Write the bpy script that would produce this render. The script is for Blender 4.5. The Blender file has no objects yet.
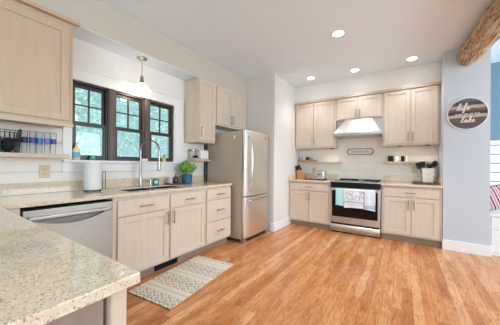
import bpy, bmesh, math, random
from math import sin, cos, pi, radians
from mathutils import Vector, Matrix

random.seed(7)
sc = bpy.context.scene
COL = sc.collection

# ------------------------------------------------------------------ camera
CAM_YAW, CAM_PITCH, CAM_ROLL = 0.588, 0.001, 0.008
F_PX, CAM_H, ROW0 = 229.84, 1.194, 165.08
cam_data = bpy.data.cameras.new('camera')
cam = bpy.data.objects.new('camera', cam_data)
COL.objects.link(cam)
cam_data.sensor_fit = 'HORIZONTAL'
cam_data.sensor_width = 36.0
cam_data.lens = F_PX / 500 * 36.0
cam_data.shift_y = (ROW0 - 162.5) / 500
cam_data.clip_start = 0.02
_F = Vector((sin(-CAM_YAW), cos(-CAM_YAW), 0)); _R = Vector((_F.y, -_F.x, 0)); _Z = Vector((0, 0, 1))
_f2 = _F * cos(CAM_PITCH) + _Z * sin(CAM_PITCH); _u = _Z * cos(CAM_PITCH) - _F * sin(CAM_PITCH)
_r2 = _R * cos(CAM_ROLL) + _u * sin(CAM_ROLL); _u2 = _u * cos(CAM_ROLL) - _R * sin(CAM_ROLL)
cam.matrix_world = Matrix(((_r2.x, _u2.x, -_f2.x, 0), (_r2.y, _u2.y, -_f2.y, 0), (_r2.z, _u2.z, -_f2.z, CAM_H), (0, 0, 0, 1)))
sc.camera = cam

# ------------------------------------------------------------------ world, lights, exposure
world = bpy.data.worlds.new('world'); sc.world = world; world.use_nodes = True
bg = world.node_tree.nodes['Background']
bg.inputs['Color'].default_value = (0.62, 0.88, 1.0, 1)
bg.inputs['Strength'].default_value = 0.62
sc.view_settings.view_transform = 'Standard'
sc.view_settings.look = 'None'
sc.view_settings.gamma = 1.0
sc.view_settings.use_curve_mapping = False
sc.view_settings.exposure = 0.4


def area_light(name, loc, rot, sx, sy, power, col):
    d = bpy.data.lights.new(name, 'AREA'); d.shape = 'RECTANGLE'; d.size = sx; d.size_y = sy
    d.energy = power; d.color = col
    o = bpy.data.objects.new(name, d); o.location = loc; o.rotation_euler = rot; COL.objects.link(o); return o


sun_d = bpy.data.lights.new('sun', 'SUN'); sun_d.energy = 4.2; sun_d.angle = 0.02; sun_d.color = (1.0, 0.98, 0.94)
sun = bpy.data.objects.new('sun', sun_d); sun.rotation_euler = (0, radians(38), 0); COL.objects.link(sun)
area_light('rear_fill_light', (2.0, -2.9, 1.7), (radians(98), 0, 0), 5.0, 2.4, 90, (0.84, 0.93, 1.0))  # added fill from behind the camera, standing in for unseen room daylight
area_light('side_fill_light', (4.5, 3.0, 1.6), (0, radians(97), 0), 1.8, 2.8, 130, (0.76, 0.89, 1.0))  # added fill in front of the right wall, where no window is built


# ------------------------------------------------------------------ materials
def lin(c):
    return tuple((x / 12.92 if x <= 0.04045 else ((x + 0.055) / 1.055) ** 2.4) for x in (v / 255 for v in c)) + (1.0,)


def mat(name, rgb, rough=0.5, metal=0.0, **kw):
    m = bpy.data.materials.new(name); m.use_nodes = True
    b = m.node_tree.nodes['Principled BSDF']
    b.inputs['Base Color'].default_value = lin(rgb)
    b.inputs['Roughness'].default_value = rough
    b.inputs['Metallic'].default_value = metal
    for k, v in kw.items():
        b.inputs[k].default_value = v
    return m


class NT:
    """small helper around a material's node tree"""
    def __init__(s, m):
        s.t = m.node_tree; s.n = s.t.nodes; s.l = s.t.links; s.b = s.n['Principled BSDF']
        s.co = s.n.new('ShaderNodeTexCoord')

    def new(s, kind, **inp):
        nd = s.n.new(kind)
        for k, v in inp.items():
            s.set(nd, k, v)
        return nd

    def set(s, nd, k, v):
        i = nd.inputs[int(k[1:])] if (k[0] == '_' and k[1:].isdigit()) else nd.inputs[k.replace('__', ' ')]
        if hasattr(v, 'is_linked') or isinstance(v, bpy.types.NodeSocket):
            s.l.new(v, i)
        else:
            i.default_value = v

    def mapping(s, scale, out='Object', rot=(0, 0, 0)):
        mp = s.n.new('ShaderNodeMapping'); mp.inputs['Scale'].default_value = scale; mp.inputs['Rotation'].default_value = rot
        s.l.new(s.co.outputs[out], mp.inputs['Vector']); return mp.outputs[0]

    def noise(s, vec, scale, detail=3, rough=0.5, dist=0.0):
        n = s.n.new('ShaderNodeTexNoise'); s.l.new(vec, n.inputs['Vector'])
        n.inputs['Scale'].default_value = scale; n.inputs['Detail'].default_value = detail
        n.inputs['Roughness'].default_value = rough; n.inputs['Distortion'].default_value = dist
        return n.outputs['Fac']

    def ramp(s, fac, stops):
        r = s.n.new('ShaderNodeValToRGB'); s.l.new(fac, r.inputs[0])
        e = r.color_ramp.elements
        e[0].position, e[0].color = stops[0][0], lin(stops[0][1])
        e[1].position, e[1].color = stops[-1][0], lin(stops[-1][1])
        for p, c in stops[1:-1]:
            x = e.new(p); x.color = lin(c)
        return r.outputs[0]

    def math(s, op, a, b=0.0, c=0.0):
        n = s.n.new('ShaderNodeMath'); n.operation = op
        for i, v in enumerate((a, b, c)):
            if isinstance(v, bpy.types.NodeSocket): s.l.new(v, n.inputs[i])
            else: n.inputs[i].default_value = v
        return n.outputs[0]

    def mix(s, fac, a, b, mode='MIX'):
        n = s.n.new('ShaderNodeMix'); n.data_type = 'RGBA'; n.blend_type = mode
        for i, v in ((0, fac), (6, a), (7, b)):
            if isinstance(v, bpy.types.NodeSocket): s.l.new(v, n.inputs[i])
            elif i == 0: n.inputs[0].default_value = v
            else: n.inputs[i].default_value = lin(v)
        return n.outputs[2]

    def color(s, sock): s.l.new(sock, s.b.inputs['Base Color'])

    def bump(s, h, strength=0.2, dist=0.01):
        b = s.n.new('ShaderNodeBump'); b.inputs['Strength'].default_value = strength; b.inputs['Distance'].default_value = dist
        s.l.new(h, b.inputs['Height']); s.l.new(b.outputs[0], s.b.inputs['Normal'])

    def sep(s, vec):
        n = s.n.new('ShaderNodeSeparateXYZ'); s.l.new(vec, n.inputs[0]); return n.outputs


def wood(name, a, b, scale=(9, 9, 0.9), rough=0.42, n=3.0):
    m = mat(name, a, rough); t = NT(m)
    f = t.noise(t.mapping(scale), n, 4, 0.6, 0.4)
    t.color(t.ramp(f, [(0.3, b), (0.7, a)]))
    return m


M = {}
M['maple'] = wood('pale maple', (216, 201, 185), (208, 192, 175))
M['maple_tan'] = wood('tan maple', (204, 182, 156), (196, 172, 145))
M['maple_h'] = wood('pale maple rail', (208, 190, 170), (198, 177, 156), (0.9, 0.9, 9))
M['maple_warm'] = wood('warm maple', (206, 176, 146), (194, 164, 134))
M['maple_toe_shaded'] = wood('shaded toe kick maple', (166, 146, 128), (150, 128, 110), (0.9, 0.9, 9))  # maple darkened: the recess shade is put into the toe-kick colour
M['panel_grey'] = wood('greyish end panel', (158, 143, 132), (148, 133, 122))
M['wall'] = mat('wall paint', (220, 216, 210), 0.75)
M['wall_daylit'] = mat('wall paint with daylight tint', (196, 202, 210), 0.75)  # pillar only: cool tint of daylight from the right painted into the wall colour
M['wall_white'] = mat('white wall paint', (232, 230, 226), 0.7)
M['soffit'] = mat('grey soffit paint', (200, 193, 180), 0.75)
M['ceiling'] = mat('ceiling paint', (233, 243, 252), 0.85)
M['trim'] = mat('white trim', (235, 235, 234), 0.4)
M['shiplap'] = mat('white shiplap', (240, 234, 224), 0.5)
M['blue_wall'] = mat('blue wall paint', (112, 142, 160), 0.7)
M['nickel'] = mat('brushed nickel', (176, 170, 162), 0.33, 1.0)
M['tap_steel'] = mat('tap stainless', (168, 166, 162), 0.24, 1.0)
M['chrome'] = mat('chrome', (215, 215, 215), 0.14, 1.0)
M['black'] = mat('black plastic', (16, 16, 18), 0.5, 0.0, **{'Specular IOR Level': 0.3})
M['black_metal'] = mat('black wire', (20, 19, 19), 0.4, 0.3)
M['black_glass'] = mat('black glass', (12, 12, 13), 0.14, 0.0, **{'Specular IOR Level': 0.3})
M['bronze'] = mat('dark bronze window sash', (44, 40, 39), 0.35)
M['bronze_brown'] = wood('brown stained mullion', (94, 82, 75), (80, 68, 62), rough=0.4)
M['white'] = mat('white ceramic', (238, 236, 232), 0.3)
M['paper'] = mat('white paper towel', (228, 228, 228), 0.95)
M['beige'] = mat('beige plastic', (214, 198, 160), 0.45)
M['beige_dark'] = mat('outlet slots', (120, 105, 80), 0.6)
M['fridge_side'] = mat('grey fridge side', (188, 174, 158), 0.45, 0.15)
M['rubber'] = mat('dark gap', (16, 17, 22), 0.6)


def steel(name, rgb, rough=0.27, scale=(1, 1, 60)):
    m = mat(name, rgb, rough, 1.0); t = NT(m)
    f = t.noise(t.mapping(scale), 4, 3)
    r = t.math('MULTIPLY_ADD', f, 0.16, rough - 0.08)
    t.l.new(r, t.b.inputs['Roughness'])
    return m


M['steel'] = steel('brushed stainless', (200, 195, 190), 0.36)
M['steel_dish'] = steel('dishwasher stainless', (150, 146, 140), 0.3)
M['steel_dark'] = mat('dark recess steel', (110, 106, 104), 0.4, 0.9)
M['steel_door'] = steel('stainless fridge door', (236, 230, 222), 0.36, (60, 60, 1))

m = mat('granite', (222, 210, 194), 0.07); t = NT(m); v = t.mapping((1, 1, 1))
c = t.ramp(t.noise(v, 40, 4, 0.7), [(0.3, (212, 193, 166)), (0.7, (232, 219, 198))])
dark = t.ramp(t.noise(v, 170, 2, 0.6), [(0.58, (0, 0, 0)), (0.68, (255, 255, 255))])
c = t.mix(dark, c, (150, 122, 98))
dk2 = t.ramp(t.noise(t.mapping((1.3, 1.1, 1.2)), 250, 1, 0.5), [(0.68, (0, 0, 0)), (0.73, (255, 255, 255))])
c = t.mix(dk2, c, (84, 66, 54))
lt = t.ramp(t.noise(t.mapping((0.9, 1.2, 1.1)), 200, 1, 0.5), [(0.69, (0, 0, 0)), (0.72, (255, 255, 255))])
c = t.mix(lt, c, (246, 243, 236))
t.color(c); M['granite'] = m

m = mat('oak floor planks', (200, 130, 78), 0.25); t = NT(m); v = t.mapping((1, 1, 1), rot=(0, 0, radians(90)))
br = t.n.new('ShaderNodeTexBrick'); t.l.new(v, br.inputs['Vector'])
br.offset = 0.37; br.squash = 1.0
for k, x in (('Scale', 1.0), ('Mortar Size', 0.0009), ('Mortar Smooth', 0.1), ('Bias', 0.0), ('Brick Width', 1.15), ('Row Height', 0.075)):
    br.inputs[k].default_value = x
br.inputs['Color1'].default_value = (0, 0, 0, 1); br.inputs['Color2'].default_value = (1, 1, 1, 1); br.inputs['Mortar'].default_value = (0.5, 0.5, 0.5, 1)
tone = t.ramp(br.outputs['Color'], [(0.0, (184, 118, 66)), (0.25, (204, 138, 82)), (0.8, (210, 147, 92)), (1.0, (226, 174, 124))])
gr = t.noise(t.mapping((24, 3.0, 1)), 2.0, 6, 0.68, 1.5)
grain = t.ramp(gr, [(0.38, (150, 88, 52)), (0.52, (255, 255, 255))])
c = t.mix(0.5, tone, grain, 'MULTIPLY')
blotch = t.ramp(t.noise(t.mapping((6, 1.2, 1)), 1.6, 3, 0.6), [(0.35, (200, 150, 116)), (0.62, (255, 255, 255))])
c = t.mix(0.5, c, blotch, 'MULTIPLY')
c = t.mix(br.outputs['Fac'], c, (134, 80, 46))
kn = t.ramp(t.noise(t.mapping((30, 11, 1)), 1.3, 2, 0.5), [(0.70, (255, 255, 255)), (0.76, (150, 92, 58))])
c = t.mix(0.8, c, kn, 'MULTIPLY')
t.color(c)
t.l.new(t.math('MULTIPLY_ADD', gr, 0.12, 0.15), t.b.inputs['Roughness'])
t.bump(t.math('SUBTRACT', gr, br.outputs['Fac']), 0.08, 0.004)
M['floor'] = m

m = mat('rough log', (178, 132, 92), 0.85); t = NT(m)
f1 = t.noise(t.mapping((24, 2.0, 24)), 2.2, 6, 0.7, 1.2)
t.color(t.ramp(f1, [(0.36, (66, 40, 24)), (0.42, (160, 116, 80)), (0.5, (216, 178, 138)), (0.66, (246, 222, 190))]))
t.bump(f1, 0.9, 0.04); M['log'] = m

m = mat('window glass', (255, 255, 255), 0.0); nt = m.node_tree
for nd in list(nt.nodes):
    nt.nodes.remove(nd)
o_ = nt.nodes.new('ShaderNodeOutputMaterial'); tr = nt.nodes.new('ShaderNodeBsdfTransparent'); gl = nt.nodes.new('ShaderNodeBsdfGlossy')
mx = nt.nodes.new('ShaderNodeMixShader'); fr = nt.nodes.new('ShaderNodeFresnel'); fr.inputs[0].default_value = 1.35
gl.inputs['Roughness'].default_value = 0.02; tr.inputs[0].default_value = (0.95, 0.99, 0.99, 1)
nt.links.new(fr.outputs[0], mx.inputs[0]); nt.links.new(tr.outputs[0], mx.inputs[1]); nt.links.new(gl.outputs[0], mx.inputs[2]); nt.links.new(mx.outputs[0], o_.inputs[0])
M['glass'] = m
m2 = m.copy(); m2.name = 'thin tumbler glass'; m2.node_tree.nodes['Transparent BSDF'].inputs[0].default_value = (0.93, 0.95, 0.96, 1); m2.node_tree.nodes['Fresnel'].inputs[0].default_value = 1.15; M['thin_glass'] = m2


def emit(name, rgb, s):
    m = mat(name, rgb, 0.5); b = m.node_tree.nodes['Principled BSDF']
    b.inputs['Emission Color'].default_value = lin(rgb); b.inputs['Emission Strength'].default_value = s; return m


M['lens'] = emit('lit downlight lens', (255, 246, 232), 14)
M['shade'] = emit('lit milk glass shade', (255, 242, 222), 2.6)


# ------------------------------------------------------------------ mesh builder
class MB:
    def __init__(s):
        s.bm = bmesh.new()

    def _add(s, verts, faces, xf=None):
        vs = [s.bm.verts.new(xf @ Vector(v) if xf else v) for v in verts]
        out = []
        for f in faces:
            try: out.append(s.bm.faces.new([vs[i] for i in f]))
            except ValueError: pass
        return vs, out

    def box(s, x0, x1, y0, y1, z0, z1, bev=0.0, seg=2, xf=None):
        if x1 < x0: x0, x1 = x1, x0
        if y1 < y0: y0, y1 = y1, y0
        if z1 < z0: z0, z1 = z1, z0
        v = [(x, y, z) for z in (z0, z1) for y in (y0, y1) for x in (x0, x1)]
        f = [(0, 2, 3, 1), (4, 5, 7, 6), (0, 1, 5, 4), (2, 6, 7, 3), (0, 4, 6, 2), (1, 3, 7, 5)]
        vs, fs = s._add(v, f, xf)
        if bev > 0:
            es = {e for q in fs for e in q.edges}
            bmesh.ops.bevel(s.bm, geom=list(es), offset=bev, segments=seg, affect='EDGES', profile=0.5)
        return s

    def hexa(s, lo, hi):
        """box from two quads of four points"""
        v = list(lo) + list(hi)
        s._add(v, [(3, 2, 1, 0), (4, 5, 6, 7), (0, 1, 5, 4), (1, 2, 6, 5), (2, 3, 7, 6), (3, 0, 4, 7)]); return s

    def tube(s, pts, r, n=10, cap=True):
        pts = [Vector(p) for p in pts]; N = len(pts)
        rs = r if isinstance(r, (list, tuple)) else [r] * N
        tans = []
        for i in range(N):
            a = pts[max(i - 1, 0)]; b = pts[min(i + 1, N - 1)]
            tans.append((b - a).normalized())
        up = Vector((0, 0, 1))
        if abs(tans[0].dot(up)) > 0.9: up = Vector((1, 0, 0))
        nrm = (up - tans[0] * up.dot(tans[0])).normalized()
        rings = []
        for i in range(N):
            nrm = (nrm - tans[i] * nrm.dot(tans[i])).normalized()
            bi = tans[i].cross(nrm)
            rings.append([s.bm.verts.new(pts[i] + (nrm * cos(2 * pi * k / n) + bi * sin(2 * pi * k / n)) * rs[i]) for k in range(n)])
        for i in range(N - 1):
            for k in range(n):
                s.bm.faces.new((rings[i][k], rings[i][(k + 1) % n], rings[i + 1][(k + 1) % n], rings[i + 1][k]))
        if cap:
            s.bm.faces.new(rings[0][::-1]); s.bm.faces.new(rings[-1])
        return s

    def lathe(s, prof, cx, cy, n=24, cap0=True, cap1=True, sx=1.0, sy=1.0):
        rings = [[s.bm.verts.new((cx + r * sx * cos(2 * pi * k / n), cy + r * sy * sin(2 * pi * k / n), z)) for k in range(n)] for r, z in prof]
        for a, b in zip(rings, rings[1:]):
            for k in range(n):
                s.bm.faces.new((a[k], a[(k + 1) % n], b[(k + 1) % n], b[k]))
        if cap0: s.bm.faces.new(rings[0][::-1])
        if cap1: s.bm.faces.new(rings[-1])
        return s

    def prism(s, poly, axis, a, b, bev=0.0):
        """poly = 2-D points; axis = direction of extrusion from a to b"""
        def P(p, t):
            return {'x': (t, p[0], p[1]), 'y': (p[0], t, p[1]), 'z': (p[0], p[1], t)}[axis]
        n = len(poly)
        v = [P(p, a) for p in poly] + [P(p, b) for p in poly]
        f = [tuple(range(n))[::-1], tuple(range(n, 2 * n))] + [(i, (i + 1) % n, n + (i + 1) % n, n + i) for i in range(n)]
        vs, fs = s._add(v, f)
        if bev:
            es = {e for q in fs for e in q.edges}
            bmesh.ops.bevel(s.bm, geom=list(es), offset=bev, segments=2, affect='EDGES', profile=0.5)
        return s

    def ball(s, c, r, sx=1, sy=1, sz=1, u=16, v=10):
        mtx = Matrix.Translation(c) @ Matrix.Diagonal((sx, sy, sz, 1))
        bmesh.ops.create_uvsphere(s.bm, u_segments=u, v_segments=v, radius=r, matrix=mtx); return s

    def cells(s, xs, ys, keep, z0, z1, bev=0.0):
        """slab made of the kept cells of a grid, one skin without inner faces"""
        nx, ny = len(xs) - 1, len(ys) - 1
        V = {}

        def g(i, j, k):
            if (i, j, k) not in V: V[(i, j, k)] = s.bm.verts.new((xs[i], ys[j], z1 if k else z0))
            return V[(i, j, k)]
        K = lambda i, j: 0 <= i < nx and 0 <= j < ny and keep(i, j)
        for i in range(nx):
            for j in range(ny):
                if not K(i, j): continue
                s.bm.faces.new((g(i, j, 1), g(i + 1, j, 1), g(i + 1, j + 1, 1), g(i, j + 1, 1)))
                s.bm.faces.new((g(i, j + 1, 0), g(i + 1, j + 1, 0), g(i + 1, j, 0), g(i, j, 0)))
                if not K(i - 1, j): s.bm.faces.new((g(i, j, 0), g(i, j, 1), g(i, j + 1, 1), g(i, j + 1, 0)))
                if not K(i + 1, j): s.bm.faces.new((g(i + 1, j, 0), g(i + 1, j + 1, 0), g(i + 1, j + 1, 1), g(i + 1, j, 1)))
                if not K(i, j - 1): s.bm.faces.new((g(i, j, 0), g(i + 1, j, 0), g(i + 1, j, 1), g(i, j, 1)))
                if not K(i, j + 1): s.bm.faces.new((g(i, j + 1, 0), g(i, j + 1, 1), g(i + 1, j + 1, 1), g(i + 1, j + 1, 0)))
        if bev:
            s.bm.normal_update()
            es = [e for e in s.bm.edges if len(e.link_faces) == 2 and e.calc_face_angle(0) > 0.5]
            bmesh.ops.bevel(s.bm, geom=es, offset=bev, segments=3, affect='EDGES', profile=0.5)
        return s

    def build(s, name, material, parent=None, local=False, smooth=True, xf=None):
        bmesh.ops.recalc_face_normals(s.bm, faces=s.bm.faces[:])
        if xf is not None: bmesh.ops.transform(s.bm, matrix=xf, verts=s.bm.verts[:])
        if parent is not None and not local:
            off = Vector((0, 0, 0)); p = parent
            while p is not None:
                off += p.location; p = p.parent
            bmesh.ops.translate(s.bm, vec=-off, verts=s.bm.verts[:])
        me = bpy.data.meshes.new(name); s.bm.to_mesh(me); s.bm.free()
        if smooth and len(me.polygons):
            me.polygons.foreach_set('use_smooth', [True] * len(me.polygons)); me.set_sharp_from_angle(angle=radians(38))
        o = bpy.data.objects.new(name, me); COL.objects.link(o)
        me.materials.append(M[material] if isinstance(material, str) else material)
        if smooth:
            wn = o.modifiers.new('weighted_normal', 'WEIGHTED_NORMAL'); wn.mode = 'FACE_AREA'; wn.weight = 80; wn.keep_sharp = True
        if parent is not None: o.parent = parent
        return o


def tag(o, label, cat, group=None):
    o['label'] = label; o['category'] = cat
    if group: o['group'] = group
    return o


def thing(name, label, cat, loc, rotz=0.0, group=None):
    o = bpy.data.objects.new(name, None); COL.objects.link(o); o.empty_display_size = 0.05
    o.location = loc; o.rotation_euler = (0, 0, rotz); return tag(o, label, cat, group)


def struct(name, mb, material, parent=None):
    o = mb.build(name, material, parent)
    if parent is None: o['kind'] = 'structure'
    return o


def arc(c, r, a0, a1, n, u, v):
    c, u, v = Vector(c), Vector(u), Vector(v)
    return [c + (u * cos(a) + v * sin(a)) * r for a in (a0 + (a1 - a0) * i / n for i in range(n + 1))]


def smooth_path(pts, n=6):
    P = [Vector(p) for p in pts]; out = []
    for i in range(len(P) - 1):
        p0, p1, p2, p3 = P[max(i - 1, 0)], P[i], P[i + 1], P[min(i + 2, len(P) - 1)]
        for k in range(n):
            t_ = k / n
            out.append(0.5 * ((2 * p1) + (p2 - p0) * t_ + (2 * p0 - 5 * p1 + 4 * p2 - p3) * t_ ** 2 + (3 * p1 - p0 - 3 * p2 + p3) * t_ ** 3))
    out.append(P[-1]); return out


# ------------------------------------------------------------------ room shell
ZC = 2.86        # ceiling
ZS = 2.51        # underside of the soffits
XL = -2.85       # window wall
YB = 4.95        # stove wall
XS = -1.94       # side of the fridge nook wall
struct('floor', MB().box(-3.0, 4.6, -3.0, 5.4, -0.1, 0.0), 'floor')
struct('ceiling', MB().box(-3.0, 4.6, -3.0, 5.4, ZC, ZC + 0.1), 'ceiling')
WY0, WY1, WZ0, WZ1 = 0.95, 2.215, 1.235, 2.07
wl = MB()
wl.box(XL - 0.14, XL, -3.0, WY0, 0, ZC).box(XL - 0.14, XL, WY1, 5.4, 0, ZC)
wl.box(XL - 0.14, XL, WY0, WY1, 0, WZ0).box(XL - 0.14, XL, WY0, WY1, WZ1, ZC)
struct('wall_left', wl, 'wall_white')
struct('wall_back', MB().box(XS, 0.483, YB, YB + 0.12, 0, ZC), 'shiplap')
struct('wall_nook', MB().box(XL, XS, 3.694, YB + 0.12, 0, ZC), 'wall')
struct('wall_pillar', MB().box(0.483, 0.967, 4.335, 5.2, 0, ZC), 'wall_daylit')
struct('wall_alcove', MB().box(0.967, 4.6, 5.2, 5.32, 0, ZC), 'blue_wall')
struct('wall_right', MB().box(4.6, 4.72, -3.0, 5.4, 0, ZC), 'wall')
struct('soffit_left', MB().box(XL, -2.565, -3.0, 3.694, ZS, ZC), 'soffit')
struct('soffit_lit_underside', MB().box(XL, -2.566, 0.86, 2.41, ZS - 0.006, ZS), 'ceiling')  # added sheet: pendant glow on the underside put in as lighter paint
struct('soffit_back', MB().box(XS, 0.483, 4.665, YB, 2.50, ZC), 'wall_white')


def shiplap(name, fixed, a0, a1, z0, z1, axis, sign, holes=()):
    mb = MB(); pitch = 0.1435; z = 1.1135 - 4 * pitch
    while z < z1:
        lo, hi = max(z + 0.007, z0), min(z + pitch - 0.007, z1)
        if hi - lo > 0.01:
            if axis == 'y': mb.box(fixed, fixed + sign * 0.012, a0, a1, lo, hi, 0.0015, 1)
            else: mb.box(a0, a1, fixed, fixed + sign * 0.012, lo, hi, 0.0015, 1)
        z += pitch
    return struct(name, mb, 'shiplap')


shiplap('trim_1', XL, -0.9, 0.884, 0.92, 1.56, 'y', 1)
shiplap('trim_2', XL, 0.884, 2.84, 0.92, 1.11, 'y', 1)
shiplap('trim_3', XL, 2.37, 2.84, 1.11, 1.56, 'y', 1)
shiplap('trim_4', YB, XS, 0.483, 0.90, 2.08, 'x', -1)
shiplap('trim_5', 5.2, 0.967, 4.6, 0.40, 1.62, 'x', -1)
# window casing
cs = MB()
cs.box(XL, XL + 0.022, 0.87, WY0, 1.235, WZ1, 0.002, 1).box(XL, XL + 0.022, WY1, 2.385, 1.235, WZ1, 0.002, 1)
cs.box(XL, XL + 0.022, 0.87, 2.385, WZ1, 2.19, 0.002, 1).box(XL, XL + 0.03, 0.86, 2.395, 2.19, 2.215, 0.003, 1)
cs.box(XL, XL + 0.022, 0.87, 2.385, 1.11, 1.215, 0.002, 1)
cs.box(XL - 0.05, XL + 0.062, 0.87, 2.385, 1.211, 1.235, 0.004)
struct('trim_6', cs, 'trim')
# baseboards
struct('baseboard_nook', MB().box(XS, XS + 0.016, 3.68, 4.42, 0, 0.15, 0.004).box(-2.0, XS + 0.016, 3.678, 3.694, 0, 0.15, 0.004), 'trim')
struct('baseboard_pillar', MB().box(0.478, 0.983, 4.319, 4.335, 0, 0.145, 0.004).box(0.967, 0.983, 4.32, 5.2, 0, 0.145, 0.004), 'trim')

# windows
for wi, (y0, y1) in enumerate(((0.95, 1.30), (1.37, 1.755), (1.82, 2.215)), 1):
    fr_ = MB(); xo, xi = XL - 0.09, XL - 0.005
    fr_.box(xo, xi, y0, y0 + 0.018, WZ0, WZ1).box(xo, xi, y1 - 0.018, y1, WZ0, WZ1)
    fr_.box(xo, xi, y0, y1, WZ1 - 0.022, WZ1).box(xo, xi, y0, y1, WZ0, WZ0 + 0.02)
    w = struct('window_%d' % wi, fr_, 'bronze' if wi == 1 else 'bronze_brown')  # first frame darker: shade on its angled jamb put into the colour
    zm = 1.625
    for nm, za, zb, x in (('upper_sash', zm - 0.02, WZ1 - 0.022, XL - 0.07), ('lower_sash', WZ0 + 0.02, zm + 0.02, XL - 0.04)):
        sa = MB(); a, b = y0 + 0.018, y1 - 0.018; d = 0.028
        sa.box(x, x + d, a, a + 0.026, za, zb, 0.003, 1).box(x, x + d, b - 0.026, b, za, zb, 0.003, 1)
        sa.box(x, x + d, a + 0.02, b - 0.02, za, za + (0.045 if nm == 'upper_sash' else 0.034), 0.003, 1).box(x, x + d, a + 0.02, b - 0.02, zb - 0.038, zb, 0.003, 1)
        if nm == 'upper_sash':
            ym, zmid = (a + b) / 2, (za + zb) / 2
            sa.box(x + 0.006, x + d - 0.004, ym - 0.007, ym + 0.007, za + 0.03, zb - 0.03)
            sa.box(x + 0.006, x + d - 0.004, a + 0.02, b - 0.02, zmid - 0.007, zmid + 0.007)
        so = struct(nm, sa, 'bronze', w)
        struct('window_pane', MB().box(x + 0.012, x + 0.015, a + 0.02, b - 0.02, za + 0.03, zb - 0.03), 'glass', so)
mu = MB()
for a, b in ((1.30, 1.37), (1.755, 1.82)):
    mu.box(XL - 0.09, XL + 0.012, a, b, WZ0, WZ1, 0.003, 1)
    mu.box(XL + 0.012, XL + 0.018, a + 0.012, b - 0.012, WZ0, WZ1, 0.003, 1)
struct('trim_7', mu, 'bronze_brown')

# ------------------------------------------------------------------ outdoors beyond the windows
m = mat('summer lawn', (150, 185, 120), 0.95); t = NT(m)
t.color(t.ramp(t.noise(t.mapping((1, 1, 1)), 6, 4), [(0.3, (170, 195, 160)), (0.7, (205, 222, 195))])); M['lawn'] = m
struct('ground', MB().box(-60, XL - 0.14, -40, 60, -1.3, -1.2), 'lawn')
m = mat('leaf green', (120, 190, 130), 0.6); t = NT(m)
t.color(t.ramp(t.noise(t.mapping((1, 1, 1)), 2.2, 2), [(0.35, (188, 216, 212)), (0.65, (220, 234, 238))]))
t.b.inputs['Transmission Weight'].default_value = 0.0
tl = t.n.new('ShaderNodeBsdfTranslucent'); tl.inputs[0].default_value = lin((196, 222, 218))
ms = t.n.new('ShaderNodeMixShader'); ms.inputs[0].default_value = 0.45
t.l.new(t.b.outputs[0], ms.inputs[1]); t.l.new(tl.outputs[0], ms.inputs[2]); t.l.new(ms.outputs[0], t.n['Material Output'].inputs[0])
M['leaf_tree'] = m
M['bark'] = mat('grey bark', (200, 205, 200), 0.9)


def tree(label, x, y, h, r, n, seed):
    rnd = random.Random(seed); g = thing('tree', label, 'tree', (x, y, -1.2), group='trees beyond the kitchen windows')
    tb = MB().tube(smooth_path([(x, y, -1.25), (x + 0.05, y - 0.05, 0.3), (x, y + 0.05, h * 0.7)], 4), 0.11, 8)
    for k in range(7):
        a = rnd.uniform(0, 2 * pi); z = rnd.uniform(0.0, h * 0.55)
        tb.tube([(x, y, z), (x + cos(a) * r * 0.5, y + sin(a) * r * 0.5, z + 0.5), (x + cos(a) * r * 0.8, y + sin(a) * r * 0.8, z + 1.2)], [0.05, 0.03, 0.012], 6)
    tb.build('trunk', 'bark', g)
    cb = MB(); cz = h * 0.62
    for k in range(n):
        d = Vector((rnd.gauss(0, 1), rnd.gauss(0, 1), rnd.gauss(0, 1))).normalized() * r * rnd.random() ** 0.45
        p = Vector((x, y, cz)) + Vector((d.x, d.y, d.z * h / r * 0.42))
        u = Vector((rnd.gauss(0, 1), rnd.gauss(0, 1), rnd.gauss(0, 1))).normalized(); w_ = u.orthogonal().normalized()
        s_ = rnd.uniform(0.06, 0.13)
        cb._add([p - u * s_, p + w_ * s_ * 0.45, p + u * s_, p - w_ * s_ * 0.45], [(0, 1, 2, 3)])
    cb.build('foliage', 'leaf_tree', g, smooth=False)


tree('broad green tree seen through the window nearest the upper cupboard', -8.4, 2.9, 4.6, 1.3, 1100, 1)
tree('green tree filling the middle window behind the tap', -9.5, 5.75, 5.4, 1.45, 1300, 2)
tree('green tree seen through the window beside the potted plant', -9.0, 8.5, 5.0, 1.25, 1100, 3)

# ------------------------------------------------------------------ cabinets
PI2 = pi / 2


def bar_pull(parent, x, z, ln, vertical, y, name='handle'):
    mb = MB(); h = ln / 2; yo = y - 0.032
    if vertical:
        mb.tube([(x, yo, z - h), (x, yo, z + h)], 0.0075, 8)
        for s in (-1, 1): mb.tube([(x, y, z + s * h * 0.72), (x, yo, z + s * h * 0.72)], 0.005, 8)
    else:
        mb.tube([(x - h, yo, z), (x + h, yo, z)], 0.0075, 8)
        for s in (-1, 1): mb.tube([(x + s * h * 0.72, y, z), (x + s * h * 0.72, yo, z)], 0.005, 8)
    return mb.build(name, 'nickel', parent, local=True)


DOORMAT = ['maple']


def shaker(parent, x0, x1, z0, z1, y=-0.02, name='door', handle=None, st=0.06, hl=0.15):
    """framed door with a recessed panel; y is its front face"""
    mb = MB()
    b = 0.0025
    mb.box(x0, x0 + st, y, 0.0, z0, z1, b, 1).box(x1 - st, x1, y, 0.0, z0, z1, b, 1)
    mb.box(x0 + st - 0.001, x1 - st + 0.001, y, 0.0, z0, z0 + st, b, 1).box(x0 + st - 0.001, x1 - st + 0.001, y, 0.0, z1 - st, z1, b, 1)
    mb.box(x0 + st - 0.004, x1 - st + 0.004, y + 0.011, -0.002, z0 + st - 0.004, z1 - st + 0.004)
    d = mb.build(name, DOORMAT[0], parent, local=True)
    if handle: bar_pull(d, handle[0], handle[1], hl, True, y)
    return d


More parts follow.
